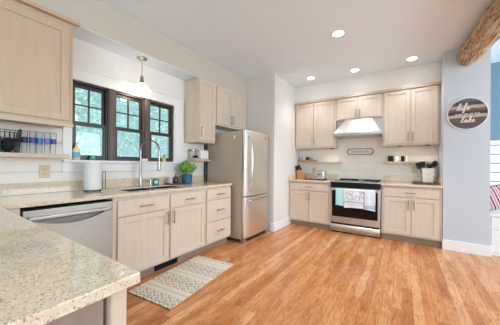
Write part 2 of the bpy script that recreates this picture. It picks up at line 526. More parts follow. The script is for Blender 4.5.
def slab_drawer(parent, x0, x1, z0, z1, y=-0.02, pull=True):
    d = MB().box(x0, x1, y, 0, z0, z1, 0.004).build('drawer', 'maple', parent, local=True)
    if pull: bar_pull(d, (x0 + x1) / 2, (z0 + z1) / 2, 0.14, False, y)
    return d


def carcass(parent, w, depth, z0, z1, toe=True, hollow=False, name='body'):
    mb = MB()
    if hollow:
        mb.box(0, w, 0, 0.018, z0, z1, 0.002, 1).box(0, 0.018, 0.016, depth, z0, z1).box(w - 0.018, w, 0.016, depth, z0, z1)
        mb.box(0.016, w - 0.016, depth - 0.012, depth, z0, z1).box(0.016, w - 0.016, 0.016, depth - 0.01, z0, z0 + 0.018)
    else:
        mb.box(0, w, 0, depth, z0, z1, 0.002, 1)
    mb.build(name, DOORMAT[0], parent, local=True)
    if toe: MB().box(0, w, 0.06, 0.08, 0.0, z0 + 0.01).build('toe_kick', 'maple_toe_shaded', parent, local=True)


XF = -2.22   # carcass front of the left run (doors reach -2.20)
g = thing('base_cabinet', 'maple sink cabinet with two doors under the tap, behind the rug', 'cabinet', (XF, 1.06, 0), PI2)
carcass(g, 1.185, 0.6, 0.10, 0.884, hollow=True)
slab_drawer(g, 0.037, 0.595, 0.70, 0.85); slab_drawer(g, 0.622, 1.162, 0.70, 0.85)
shaker(g, 0.037, 0.595, 0.125, 0.688, handle=(0.567, 0.60)); shaker(g, 0.622, 1.162, 0.125, 0.688, handle=(0.65, 0.60))
vent = MB().box(0.47, 0.78, 0.052, 0.058, 0.012, 0.092)
for k in range(10): vent.box(0.478 + k * 0.03, 0.5 + k * 0.03, 0.047, 0.053, 0.02, 0.085)
vo = vent.build('toe_kick_vent', 'black', g, local=True); vo['label'] = 'black vent grille'
g = thing('base_cabinet', 'maple cabinet of three drawers between the sink cabinet and fridge', 'cabinet', (XF, 2.248, 0), PI2)
carcass(g, 0.537, 0.6, 0.10, 0.884)
for a, b in ((0.712, 0.85), (0.41, 0.70), (0.125, 0.398)): slab_drawer(g, 0.018, 0.53, a, b)

# peninsula cabinet (its end is what shows) with the filler beside the dishwasher
g = thing('peninsula_cabinet', 'maple end panel and corner post under the nearest counter corner', 'cabinet', (-0.6, 0.32, 0))
MB().box(-2.2, -0.64, -0.30, 0.30, 0.0, 0.884).build('body', 'maple', g)
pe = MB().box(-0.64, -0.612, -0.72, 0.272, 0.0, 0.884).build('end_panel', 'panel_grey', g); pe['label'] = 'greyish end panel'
MB().box(-0.63, -0.595, 0.283, 0.322, 0.0, 0.8845, 0.003, 1).build('corner_post', 'maple', g)
MB().box(-2.235, -2.2, 0.30, 0.441, 0.1, 0.884).build('filler_strip', 'maple', g)

# back run
YF = 4.36
g = thing('base_cabinet', 'maple base cabinet under the knife block and toaster', 'cabinet', (-1.935, YF, 0))
carcass(g, 0.825, 0.58, 0.10, 0.884)
slab_drawer(g, 0.04, 0.785, 0.715, 0.855)
shaker(g, 0.04, 0.408, 0.125, 0.702, handle=(0.38, 0.60)); shaker(g, 0.417, 0.785, 0.125, 0.702, handle=(0.445, 0.60))
g = thing('base_cabinet', 'maple base cabinet under the white utensil crock', 'cabinet', (-0.295, YF, 0))
carcass(g, 0.775, 0.58, 0.10, 0.884)
slab_drawer(g, 0.035, 0.74, 0.715, 0.855)
shaker(g, 0.035, 0.396, 0.125, 0.702, handle=(0.365, 0.60)); shaker(g, 0.404, 0.74, 0.125, 0.702, handle=(0.435, 0.60))
# uppers on the stove wall
YU = 4.655
GU = 'wall cupboards over the stove counter'
g = thing('wall_cabinet', 'tall maple wall cupboard left of the range hood', 'cupboard', (-1.93, YU, 1.55), group=GU)
carcass(g, 0.832, 0.283, 0, 0.94, False)
shaker(g, 0.02, 0.392, 0.03, 0.93, handle=(0.365, 0.14)); shaker(g, 0.40, 0.79, 0.03, 0.93, handle=(0.427, 0.14))
g = thing('wall_cabinet', 'short maple wall cupboard above the range hood', 'cupboard', (-1.096, YU, 2.07), group=GU)
carcass(g, 0.784, 0.283, 0, 0.42, False)
shaker(g, 0.03, 0.386, 0.02, 0.41, handle=(0.36, 0.1)); shaker(g, 0.396, 0.76, 0.02, 0.41, handle=(0.423, 0.1))
g = thing('wall_cabinet', 'tall maple wall cupboard right of the range hood', 'cupboard', (-0.31, YU, 1.55), group=GU)
carcass(g, 0.788, 0.283, 0, 0.94, False)
shaker(g, 0.03, 0.402, 0.03, 0.93, handle=(0.375, 0.14)); shaker(g, 0.41, 0.76, 0.03, 0.93, handle=(0.437, 0.14))
struct('trim_8', MB().box(XS, 0.483, 4.618, 4.66, 2.488, 2.53, 0.006), 'maple_h')
# uppers on the window wall
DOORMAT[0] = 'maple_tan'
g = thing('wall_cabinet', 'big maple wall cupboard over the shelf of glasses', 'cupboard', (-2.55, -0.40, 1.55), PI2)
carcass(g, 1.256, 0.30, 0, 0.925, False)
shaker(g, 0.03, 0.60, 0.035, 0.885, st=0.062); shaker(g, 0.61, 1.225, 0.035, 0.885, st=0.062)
MB().box(-0.0, 1.30, -0.045, 0.01, 0.925, 0.955, 0.008).build('crown_moulding', 'maple_warm', g, local=True)
MB().box(0, 1.262, -0.008, 0.012, -0.02, 0.018, 0.003, 1).build('light_rail', 'maple_h', g, local=True)
DOORMAT[0] = 'maple'
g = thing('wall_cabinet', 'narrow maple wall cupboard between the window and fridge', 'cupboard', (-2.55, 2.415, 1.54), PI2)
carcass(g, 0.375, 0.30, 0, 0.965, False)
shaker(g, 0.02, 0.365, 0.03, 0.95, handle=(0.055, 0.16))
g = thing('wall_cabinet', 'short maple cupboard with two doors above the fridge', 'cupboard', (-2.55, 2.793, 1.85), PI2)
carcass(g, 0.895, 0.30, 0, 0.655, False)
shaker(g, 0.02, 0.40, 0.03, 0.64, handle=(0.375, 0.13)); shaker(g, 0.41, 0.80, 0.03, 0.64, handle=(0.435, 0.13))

# ------------------------------------------------------------------ countertops
CT0, CT1 = 0.886, 0.915
xs = [XL + 0.001, -2.66, -2.33, -2.189, -0.566]; ys = [-0.75, 0.342, 1.28, 2.02, 2.795]


def keepc(i, j):
    if j == 0: return True
    if i == 3: return False
    if j == 2 and i == 1: return False
    return True


ct = tag(MB().cells(xs, ys, keepc, CT0, CT1, 0.004).build('countertop', 'granite'), 'L-shaped speckled granite countertop along the window and near peninsula', 'countertop')
MB().box(XL + 0.0125, XL + 0.032, -0.748, 2.795, CT1, 1.02, 0.003, 1).build('backsplash', 'granite', ct)
ct = tag(MB().box(XS + 0.001, -1.108, 4.305, YB - 0.001, CT0, CT1, 0.004).build('countertop', 'granite'), 'short granite countertop under the knife block and toaster', 'countertop')
MB().box(XS + 0.02, -1.108, YB - 0.032, YB - 0.0125, CT1, 1.03, 0.003, 1).box(XS + 0.001, XS + 0.02, 4.31, YB - 0.0125, CT1, 1.0, 0.003, 1).build('backsplash', 'granite', ct)
ct = tag(MB().box(-0.303, 0.482, 4.305, YB - 0.001, CT0, CT1, 0.004).build('countertop', 'granite'), 'short granite countertop under the cutting board and crock', 'countertop')
MB().box(-0.303, 0.462, YB - 0.032, YB - 0.0125, CT1, 1.03, 0.003, 1).box(0.463, 0.482, 4.36, YB - 0.0125, CT1, 1.0, 0.003, 1).build('backsplash', 'granite', ct)

# ------------------------------------------------------------------ sink and tap
g = thing('kitchen_sink', 'double-bowl stainless sink set into the granite below the window', 'sink', (-2.5, 1.65, 0.7))
for a, b in ((1.285, 1.64), (1.66, 2.015)):
    sk = MB(); x0, x1, zb, zt = -2.655, -2.335, 0.72, 0.905
    sk.box(x0, x0 + 0.004, a, b, zb, zt).box(x1 - 0.004, x1, a, b, zb, zt).box(x0, x1, a, a + 0.004, zb, zt).box(x0, x1, b - 0.004, b, zb, zt).box(x0, x1, a, b, zb - 0.004, zb)
    o = sk.build('basin', 'chrome', g)
    MB().lathe([(0.04, zb + 0.001), (0.042, zb + 0.004), (0.02, zb + 0.003)], -2.5, (a + b) / 2, 16).build('drain', 'nickel', o)
MB().box(-2.655, -2.335, 1.64, 1.66, 0.84, 0.905, 0.003).build('divider', 'chrome', g)

fx, fy = -2.72, 1.625
g = thing('kitchen_tap', 'tall chrome gooseneck tap with a pull-down head over the sink', 'tap', (fx, fy, CT1))
MB().lathe([(0.03, CT1), (0.03, CT1 + 0.008), (0.022, CT1 + 0.014), (0.02, CT1 + 0.10), (0.015, CT1 + 0.13)], fx, fy, 18).build('base', 'tap_steel', g)
R_ = 0.138; dx, dy = 0.96, 0.28
neck = [(fx, fy, CT1 + 0.10), (fx, fy, 1.345)] + [tuple(p) for p in arc((fx + dx * R_, fy + dy * R_, 1.355), R_, pi, 0.0, 14, (dx, dy, 0), (0, 0, 1))] + [(fx + 2 * dx * R_, fy + 2 * dy * R_, 1.25)]
MB().tube(neck, 0.0125, 12).build('spout', 'tap_steel', g)
ex, ey = fx + 2 * dx * R_, fy + 2 * dy * R_
MB().lathe([(0.013, 1.25), (0.018, 1.235), (0.02, 1.13), (0.015, 1.12)][::-1], ex, ey, 16).build('spray_head', 'tap_steel', g)
MB().tube([(fx, fy + 0.015, 0.99), (fx + 0.01, fy + 0.055, 1.0), (fx + 0.03, fy + 0.10, 0.975)], [0.012, 0.009, 0.007], 10).build('lever', 'tap_steel', g)
tag(MB().lathe([(0.024, CT1), (0.024, CT1 + 0.006), (0.014, CT1 + 0.01), (0.013, CT1 + 0.06), (0.02, CT1 + 0.065), (0.02, CT1 + 0.08), (0.008, CT1 + 0.085)], -2.72, 1.76, 14).build('soap_dispenser', 'chrome'),
    'small chrome pump knob on the counter just right of the tap', 'dispenser')

# ------------------------------------------------------------------ dishwasher
g = thing('dishwasher', 'stainless dishwasher beside the peninsula corner', 'dishwasher', (XF, 0.445, 0), PI2)
MB().box(0, 0.61, 0.02, 0.58, 0.09, 0.862).build('body', 'rubber', g, local=True)
arcp = [(0.04 + 0.53 * k / 18, 0.79 - 0.062 * (1 - (2 * k / 18 - 1) ** 2)) for k in range(19)]
do = MB().prism([(0.008, 0.11), (0.603, 0.11), (0.603, 0.79)] + arcp[::-1] + [(0.008, 0.79)], 'y', -0.025, 0.02).build('door', 'steel_dish', g, local=True)
MB().box(0.008, 0.603, -0.025, 0.02, 0.7915, 0.858, 0.003).build('control_strip', 'steel_dish', do, local=True)
MB().box(0.03, 0.58, 0.004, 0.02, 0.72, 0.80).build('handle_recess', 'steel_dark', do, local=True)
MB().box(0.03, 0.58, -0.05, -0.015, 0.782, 0.815, 0.008, 3).build('handle', 'steel_dish', do, local=True)
MB().box(0.0, 0.61, 0.06, 0.075, 0.0, 0.1).build('toe_kick', 'black', g, local=True)

# ------------------------------------------------------------------ fridge
g = thing('refrigerator', 'tall stainless bottom-freezer fridge in the nook', 'fridge', (-2.4, 3.215, 0))
fy0, fy1 = 2.858, 3.575
MB().box(-2.78, -2.055, fy0, fy1, 0.05, 1.725, 0.006).build('body', 'fridge_side', g)
MB().box(-2.80, -2.78, fy0 + 0.0, fy1, 0.02, 1.72).build('rear_shade_strip', 'rubber', g)  # dark strip added for the shaded gap behind the fridge
MB().box(-2.06, -2.04, fy0 + 0.01, fy1 - 0.01, 0.06, 1.72).build('door_gasket', 'rubber', g)


def bowed_door(z0, z1):
    mb = MB(); n = 12; bm = mb.bm; rows = []
    for z in (z0, z0 + 0.008, z1 - 0.008, z1):
        ins = 0.006 if z in (z0, z1) else 0
        row = []
        for i in range(n + 1):
            s_ = i / n; y = fy0 + (fy1 - fy0) * s_; bow = 0.018 * (1 - (2 * s_ - 1) ** 2)
            edge = 0.012 if i in (0, n) else 0
            row.append(bm.verts.new((-1.995 + bow - edge - ins, y, z)))
        row += [bm.verts.new((-2.042, fy1, z)), bm.verts.new((-2.042, fy0, z))]
        rows.append(row)
    k = len(rows[0])
    for a, b in zip(rows, rows[1:]):
        for i in range(k): bm.faces.new((a[i], a[(i + 1) % k], b[(i + 1) % k], b[i]))
    bm.faces.new(rows[0][::-1]); bm.faces.new(rows[-1])
    return mb


d1 = bowed_door(0.715, 1.735).build('upper_door', 'steel_door', g)
hy = fy0 + 0.085
pts = [(-1.985, hy, 1.64), (-1.955, hy, 1.61), (-1.925, hy, 1.45), (-1.918, hy, 1.22), (-1.925, hy, 0.99), (-1.955, hy, 0.83), (-1.985, hy, 0.80)]
MB().tube(smooth_path(pts, 5), 0.014, 10).build('handle', 'chrome', d1)
MB().lathe([(0.018, -0.002), (0.018, 0.003)], 0, 0, 14).build('badge', 'nickel', d1, xf=Matrix.Translation((-1.986, 3.46, 1.66)) @ Matrix.Rotation(PI2, 4, 'Y'))
d2 = bowed_door(0.075, 0.700).build('freezer_door', 'steel_door', g)
pts = [(-1.985, fy0 + 0.05, 0.65), (-1.95, fy0 + 0.075, 0.655), (-1.928, fy0 + 0.2, 0.66), (-1.92, 3.215, 0.66), (-1.928, fy1 - 0.2, 0.66), (-1.95, fy1 - 0.075, 0.655), (-1.985, fy1 - 0.05, 0.65)]
MB().tube(smooth_path(pts, 5), 0.014, 10).build('handle', 'chrome', d2)
MB().box(-2.12, -2.03, fy0 + 0.01, fy0 + 0.06, 1.725, 1.75, 0.006).build('hinge_cover', 'fridge_side', g)
MB().box(-2.06, -2.02, fy0 + 0.03, fy1 - 0.03, 0.025, 0.075).build('kick_grille', 'rubber', g)
for yy in (fy0 + 0.03, fy1 - 0.03):
    MB().box(-2.07, -2.0, yy - 0.028, yy + 0.028, 0.0, 0.06, 0.006).build('foot', 'steel', g)
for yy in (fy0 + 0.03, fy1 - 0.03):
    MB().box(-2.77, -2.72, yy - 0.02, yy + 0.02, 0.0, 0.05).build('foot', 'rubber', g)
tag(MB().lathe([(0.026, 0), (0.028, 0.004), (0.02, 0.008)], 0, 0, 18, sx=0.75).build('fridge_magnet', 'white', xf=Matrix.Translation((-2.20, fy0, 1.635)) @ Matrix.Rotation(PI2, 4, 'X')),
    'white oval magnet high on the side of the fridge', 'magnet')

# ------------------------------------------------------------------ range and hood
g = thing('range_cooker', 'stainless range with black glass door between the base cabinets', 'stove', (-0.705, 4.6, 0))
rx0, rx1 = -1.103, -0.307
MB().box(rx0, rx1, 4.345, 4.93, 0.02, 0.905, 0.003, 1).build('body', 'steel', g)
co = MB().box(rx0 - 0.002, rx1 + 0.002, 4.31, 4.935, 0.905, 0.921, 0.004).build('cooktop', 'steel', g)
MB().box(rx0 + 0.03, rx1 - 0.03, 4.38, 4.86, 0.921, 0.924).build('glass_surface', 'black_glass', co)
for bx, by, br_ in ((-0.9, 4.5, 0.09), (-0.5, 4.5, 0.1), (-0.9, 4.74, 0.075), (-0.5, 4.74, 0.075)):
    MB().lathe([(br_, 0.9241), (br_, 0.9246), (br_ - 0.008, 0.9246), (br_ - 0.008, 0.9241)], bx, by, 28, False, False).build('burner_ring', 'nickel', co)
MB().box(rx0 + 0.04, rx1 - 0.04, 4.865, 4.932, 0.92, 0.945, 0.006).build('rear_vent', 'black', g)
MB().prism([(4.345, 0.805), (4.313, 0.81), (4.318, 0.903), (4.345, 0.905)], 'x', rx0 + 0.002, rx1 - 0.002).build('control_panel', 'black_glass', g)
od = MB().box(rx0 + 0.003, rx1 - 0.003, 4.302, 4.345, 0.185, 0.80, 0.006).build('oven_door', 'steel', g)
MB().box(rx0 + 0.032, rx1 - 0.036, 4.296, 4.304, 0.295, 0.76, 0.01).build('oven_window', 'black_glass', od)
hz, hyy = 0.785, 4.262
MB().tube([(rx0 + 0.04, 4.3, hz), (rx0 + 0.045, hyy, hz), (rx0 + 0.08, hyy, hz), (rx1 - 0.08, hyy, hz), (rx1 - 0.045, hyy, hz), (rx1 - 0.04, 4.3, hz)], 0.011, 10).build('handle', 'steel', od)
sd = MB().prism([(4.345, 0.035), (4.318, 0.037), (4.306, 0.06), (4.301, 0.085), (4.302, 0.105), (4.309, 0.13), (4.325, 0.152), (4.345, 0.162)], 'x', rx0 + 0.003, rx1 - 0.003).build('storage_drawer', 'steel', g)
MB().box(rx0 + 0.01, rx1 - 0.01, 4.325, 4.35, 0.15, 0.19).build('gap_strip', 'rubber', g)
MB().box(rx0 + 0.01, rx1 - 0.01, 4.37, 4.40, 0.0, 0.04).build('toe_kick', 'black', g)

g = thing('range_hood', 'stainless sloped range hood under the short wall cupboard', 'hood', (-0.705, 4.7, 1.75))
MB().box(-1.10, -0.308, 4.40, 4.937, 1.745, 1.796, 0.005).build('lip', 'steel', g)
MB().hexa([(-1.085, 4.41, 1.795), (-0.323, 4.41, 1.795), (-0.323, 4.93, 1.795), (-1.085, 4.93, 1.795)],
          [(-0.92, 4.64, 2.068), (-0.47, 4.64, 2.068), (-0.47, 4.93, 2.068), (-0.92, 4.93, 2.068)]).build('canopy', 'steel', g)
MB().box(-1.09, -0.312, 4.70, 4.93, 1.80, 2.068).build('back_plate', 'steel', g)
MB().box(-0.78, -0.63, 4.395, 4.401, 1.768, 1.79).build('switch_strip', 'nickel', g)

# towels on the oven handle
def towel(name, x0, x1, zf, zb, material, label, seed, wob=0.006):
    rnd = random.Random(seed); ph = rnd.uniform(0, 6); r = 0.0155
    prof = [(hyy + r + 0.001, zb + (hz - zb) * i / 5) for i in range(6)]
    prof += [(hyy + r * cos(a), hz + r * sin(a)) for a in (pi * k / 6 for k in range(1, 6))]
    n = 12; prof += [(hyy - r - 0.001, hz - (hz - zf) * i / n) for i in range(n + 1)]
    mb = MB(); nx = 14; rows = []
    for j, (y, z) in enumerate(prof):
        row = []
        for i in range(nx + 1):
            s_ = i / nx; x = x0 + (x1 - x0) * s_
            f_ = max(0, (hz - z)) * 2.0 if j > 11 else 0
            w_ = wob * sin(s_ * 9 + ph) * min(1, f_ * 3)
            zz = z + (0.012 * sin(s_ * 3.1 + ph) * f_)
            row.append(mb.bm.verts.new((x, y + w_ - wob * min(1, f_ * 3), zz)))
        rows.append(row)
    for a, b in zip(rows, rows[1:]):
        for i in range(nx): mb.bm.faces.new((a[i], a[i + 1], b[i + 1], b[i]))
    mb.bm.normal_update()
    bmesh.ops.solidify(mb.bm, geom=mb.bm.faces[:], thickness=-0.003)
    return tag(mb.build(name, material), label, 'towel', 'towels over the oven handle')


M['teal_towel'] = mat('pale teal cloth', (178, 222, 222), 0.95)
m = mat('printed cloth', (232, 232, 236), 0.95); t = NT(m); z = t.sep(t.mapping((1, 1, 1)))[2]
c = t.mix(0, (234, 233, 236), (234, 233, 236))
pr = t.ramp(t.noise(t.mapping((22, 1, 26)), 2, 3, 0.6), [(0.52, (0, 0, 0)), (0.58, (255, 255, 255))])
band = t.math('MULTIPLY', t.math('GREATER_THAN', z, 0.60), t.math('LESS_THAN', z, 0.76))
c = t.mix(t.math('MULTIPLY', pr, band), c, (150, 165, 190))
for a, b, colr in ((0.575, 0.583, (70, 84, 130)), (0.562, 0.567, (110, 120, 160)), (0.53, 0.537, (190, 150, 160)), (0.765, 0.772, (200, 190, 170))):
    c = t.mix(t.math('MULTIPLY', t.math('GREATER_THAN', z, a), t.math('LESS_THAN', z, b)), c, colr)
t.color(c); M['print_towel'] = m
m = mat('white and blue cloth', (232, 236, 242), 0.95); t = NT(m); z = t.sep(t.mapping((1, 1, 1)))[2]
c = t.mix(t.math('MULTIPLY', t.math('GREATER_THAN', z, 0.48), t.math('LESS_THAN', z, 0.55)), (228, 234, 242), (176, 200, 228)); t.color(c); M['blue_towel'] = m
towel('dish_towel', -0.995, -0.86, 0.50, 0.58, 'teal_towel', 'pale teal towel over the left end of the oven handle', 1)
towel('dish_towel', -0.855, -0.545, 0.475, 0.56, 'print_towel', 'printed white tea towel in the middle of the oven handle', 2, 0.004)
towel('dish_towel', -0.535, -0.375, 0.465, 0.57, 'blue_towel', 'white and pale blue towel over the right end of the oven handle', 3)
tag(MB().lathe([(0.002, 0.9246), (0.045, 0.9246), (0.058, 0.937), (0.055, 0.938), (0.042, 0.929), (0.002, 0.929)], -0.66, 4.80, 20, sy=0.7).build('spoon_rest', 'white'),
    'small white dish on the stove top near the wall', 'spoon rest')
tag(MB().lathe([(0.002, 0.9246), (0.06, 0.9246), (0.066, 0.95), (0.063, 0.95), (0.057, 0.928), (0.002, 0.928)], -0.44, 4.78, 20).build('small_pan', 'chrome'),
    'small shallow metal dish on the right of the stove top', 'dish')

# ------------------------------------------------------------------ shelves
def shelf(name, x0, x1, y0, y1, z0, z1, label):
    return tag(MB().box(x0, x1, y0, y1, z0, z1, 0.004).build(name, 'maple_h'), label, 'shelf')


shelf('wall_shelf', XL + 0.0125, -2.63, -0.4, 0.868, 1.245, 1.283, 'maple shelf holding the wire basket and glasses')
g = shelf('wall_shelf', XL + 0.0125, -2.62, 2.46, 2.775, 1.253, 1.283, 'short maple shelf beside the fridge over the potted plant')
tag(MB().box(XL + 0.0125, -2.815, 2.832, 2.844, 0.916, 1.56).build('gap_shade_strip', 'rubber'), 'dark strip of gap shade between the counter end and fridge', 'shade strip')  # dark strip standing in for the shade inside this gap
shelf('wall_shelf', XS + 0.001, -1.06, 4.80, YB - 0.0125, 1.25, 1.284, 'maple shelf with the tray above the knife block and toaster')
shelf('wall_shelf', -0.30, 0.455, 4.80, YB - 0.0125, 1.25, 1.284, 'maple shelf with the mugs above the cutting board')

# ------------------------------------------------------------------ things on the left shelf
g = thing('wire_basket', 'black wire basket on the shelf under the big wall cupboard', 'basket', (-2.73, 0.42, 1.283))
wb = MB(); zb, zt = 1.288, 1.465
def brect(z, e):
    a = [(-2.82 - e, 0.30 - e), (-2.66 + e, 0.30 - e), (-2.66 + e, 0.525 + e), (-2.82 - e, 0.525 + e)]
    return [(x, y, z) for x, y in a + a[:1]]
for z, e in ((zb, 0), (1.345, 0.004), (1.40, 0.008), (zt, 0.014)):
    P = brect(z, e)
    for a, b in zip(P, P[1:]): wb.tube([a, b], 0.0028, 6)
for k in range(9):
    s_ = k / 8
    for x in (-2.82, -2.66):
        e = 0.014 * (1 if x > -2.7 else -1); y = 0.30 + 0.225 * s_
        wb.tube([(x, y, zb), (x + e, y, zt)], 0.0022, 5)
    if k < 7:
        x = -2.82 + 0.16 * k / 6
        for y, e in ((0.30, -0.014), (0.525, 0.014)): wb.tube([(x, y, zb), (x, y + e, zt)], 0.0022, 5)
        wb.tube([(x, 0.30, zb), (x, 0.525, zb)], 0.0022, 5)
wb.build('wire_frame', 'black_metal', g)
for y in (0.285, 0.54):
    MB().tube(arc((-2.74, y, zt), 0.045, 0, pi, 10, (1, 0, 0), (0, 0.15, 0.5)), 0.004, 6).build('handle', 'black_metal', g)
M['navy_cloth'] = mat('dark cloth', (40, 34, 40), 0.9)
M['teal_tin'] = mat('blue tin', (40, 110, 150), 0.5)
tag(MB().ball((-2.75, 0.475, 1.35), 0.052, 1.0, 0.85, 1.15).build('dark_bundle', 'navy_cloth'), 'dark cloth bundle inside the wire basket', 'bundle')
tag(MB().lathe([(0.034, 1.292), (0.036, 1.30), (0.036, 1.41), (0.03, 1.42), (0.03, 1.435)], -2.72, 0.395, 16).build('blue_tin', 'teal_tin'), 'blue tin inside the wire basket', 'tin')
m = mat('clear tumbler glass', (250, 252, 255), 0.03); m.node_tree.nodes['Principled BSDF'].inputs['Transmission Weight'].default_value = 1.0
m.node_tree.nodes['Principled BSDF'].inputs['IOR'].default_value = 1.2; M['clear'] = m
bands = [(30, 44, 96), (44, 70, 150), (60, 130, 200), (110, 120, 190), (50, 90, 170)]
pos = ['clear glass with a navy band next to the wire basket', 'clear glass with a blue band second from the wire basket', 'clear glass with a sky-blue band in the middle of the row', 'clear glass with a violet-blue band second from the shelf end', 'clear glass with a blue band nearest the shelf end']
for k in range(5):
    y = 0.573 + k * 0.05; x = -2.735 + (0.012 if k % 2 else -0.01)
    g = thing('drinking_glass', pos[k], 'glass', (x, y, 1.283), group='banded glasses on the shelf')
    MB().lathe([(0.0185, 1.2835), (0.019, 1.287), (0.0235, 1.485)], x, y, 20, True, False).build('tumbler', 'thin_glass', g)
    M['band%d' % k] = mat('glass band %d' % k, bands[k], 0.35)
    MB().lathe([(0.0222, 1.378), (0.0233, 1.425), (0.0238, 1.425), (0.0227, 1.378)], x, y, 20, False, False).build('printed_band', 'band%d' % k, g)
    M['rim'] = M.get('rim') or mat('pale rim line', (214, 190, 184), 0.4)
    MB().lathe([(0.0234, 1.479), (0.0236, 1.483), (0.024, 1.483), (0.0238, 1.479)], x, y, 20, False, False).build('rim_line', 'rim', g)

# ------------------------------------------------------------------ window sill
zs = 1.235
M['soap'] = mat('pale yellow soap', (236, 222, 160), 0.35); M['soap_label'] = mat('sky blue label', (120, 184, 220), 0.5)
g = thing('soap_bottle', 'yellow soap bottle with blue label on the window sill', 'bottle', (-2.823, 0.985, zs))
bx, by = -2.823, 0.985
MB().lathe([(0.03, zs), (0.033, zs + 0.006), (0.033, zs + 0.10), (0.024, zs + 0.125), (0.012, zs + 0.135), (0.012, zs + 0.145)], bx, by, 20).build('body', 'soap', g)
MB().lathe([(0.0338, zs + 0.022), (0.0338, zs + 0.082)], bx, by, 20, False, False).build('paper_label', 'soap_label', g)
MB().lathe([(0.014, zs + 0.143), (0.014, zs + 0.155), (0.005, zs + 0.157), (0.005, zs + 0.172), (0.009, zs + 0.174), (0.009, zs + 0.18)], bx, by, 12).tube([(bx, by, zs + 0.176), (bx + 0.03, by + 0.01, zs + 0.17)], 0.004, 8).build('pump', 'soap', g)
M['teal_pot'] = mat('teal glaze', (40, 150, 150), 0.3); M['moss'] = mat('yellow green top', (196, 190, 90), 0.9)
g = thing('small_jar', 'little teal jar with a yellow top on the sill behind the paper towels', 'jar', (-2.822, 1.134, zs))
MB().lathe([(0.024, zs), (0.03, zs + 0.02), (0.026, zs + 0.035)], -2.822, 1.134, 16).build('body', 'teal_pot', g)
MB().ball((-2.822, 1.134, zs + 0.04), 0.02, 1, 1, 0.9).build('top', 'moss', g)
tag(MB().box(-2.845, -2.80, 1.685, 1.775, zs, zs + 0.035, 0.006).build('white_box', 'white'), 'low white block on the sill behind the tap', 'box')
M['yellow_pot'] = mat('cream yellow pot', (222, 206, 130), 0.5); M['leaf'] = mat('plant leaf', (124, 186, 80), 0.45); t = NT(M['leaf']); t.color(t.ramp(t.noise(t.mapping((1, 1, 1)), 26, 2), [(0.36, (46, 112, 44)), (0.5, (110, 172, 66)), (0.66, (176, 214, 104))])); M['leaf_pale'] = mat('pale leaf', (150, 200, 150), 0.5)


def leaves(cx, cy, z0, n, ln, spread, seed, wid=0.4):
    rnd = random.Random(seed); mb = MB()
    for k in range(n):
        a = k * 2.4 + rnd.uniform(-0.3, 0.3); el = rnd.uniform(0.75, 1.5); L = ln * rnd.uniform(0.7, 1.1)
        d = Vector((cos(a) * cos(el), sin(a) * cos(el), sin(el))); side = Vector((-sin(a), cos(a), 0)); nrm = d.cross(side)
        p0 = Vector((cx, cy, z0)) + Vector((cos(a), sin(a), 0)) * spread * rnd.random(); st = p0 + d * L * 0.45
        mb.tube([p0, st], 0.0016, 5)
        w = L * wid * 0.5; pts = []
        for s_, ww, dr in ((0, 0.05, 0), (0.25, 0.8, 0.02), (0.5, 1.0, 0.0), (0.75, 0.7, -0.06), (1.0, 0.02, -0.16)):
            c = st + d * L * s_ + nrm * L * dr * -1 + Vector((0, 0, L * dr))
            pts.append((c - side * w * ww, c - nrm * w * 0.25, c + side * w * ww))
        vs = [[mb.bm.verts.new(q) for q in r] for r in pts]
        for r0, r1 in zip(vs, vs[1:]):
            mb.bm.faces.new((r0[0], r0[1], r1[1], r1[0])); mb.bm.faces.new((r0[1], r0[2], r1[2], r1[1]))
    return mb


g = thing('potted_plant', 'tiny plant in a cream pot at the right end of the sill', 'plant', (-2.826, 2.035, zs))
MB().lathe([(0.024, zs), (0.034, zs + 0.055), (0.03, zs + 0.055), (0.028, zs + 0.045)], -2.826, 2.035, 16).build('pot', 'yellow_pot', g)
leaves(-2.826, 2.035, zs + 0.045, 9, 0.05, 0.01, 5).build('leaves', 'leaf_pale', g)

# ------------------------------------------------------------------ counter by the window
g = thing('paper_towel_holder', 'white paper towel roll on a black wire holder', 'paper towels', (-2.665, 1.075, CT1))
px_, py_ = -2.665, 1.075
MB().lathe([(0.02, CT1 + 0.018), (0.076, CT1 + 0.018), (0.078, CT1 + 0.03), (0.078, CT1 + 0.292), (0.076, CT1 + 0.299), (0.02, CT1 + 0.299)], px_, py_, 28).build('paper_roll', 'paper', g)
MB().tube([(px_ + 0.082 * cos(a), py_ + 0.082 * sin(a), CT1 + 0.013) for a in (2 * pi * k / 24 for k in range(25))], 0.0035, 6).tube([(px_ - 0.082, py_, CT1 + 0.013), (px_ + 0.082, py_, CT1 + 0.013)], 0.003, 6).build('base_ring', 'black_metal', g)
for k in range(4):
    a = k * pi / 2 + 0.5
    MB().ball((px_ + 0.082 * cos(a), py_ + 0.082 * sin(a), CT1 + 0.008), 0.008).build('foot', 'black_metal', g)
ax, ay = px_ + 0.058, py_ + 0.068
MB().tube([(ax, ay, CT1 + 0.013), (ax, ay, CT1 + 0.19)] + [tuple(p) for p in arc((ax + 0.012, ay + 0.008, CT1 + 0.19), 0.0145, pi, 0, 8, (0.83, 0.55, 0), (0, 0, 1))] + [(ax + 0.024, ay + 0.016, CT1 + 0.02)], 0.0032, 6).build('arm_loop', 'black_metal', g)

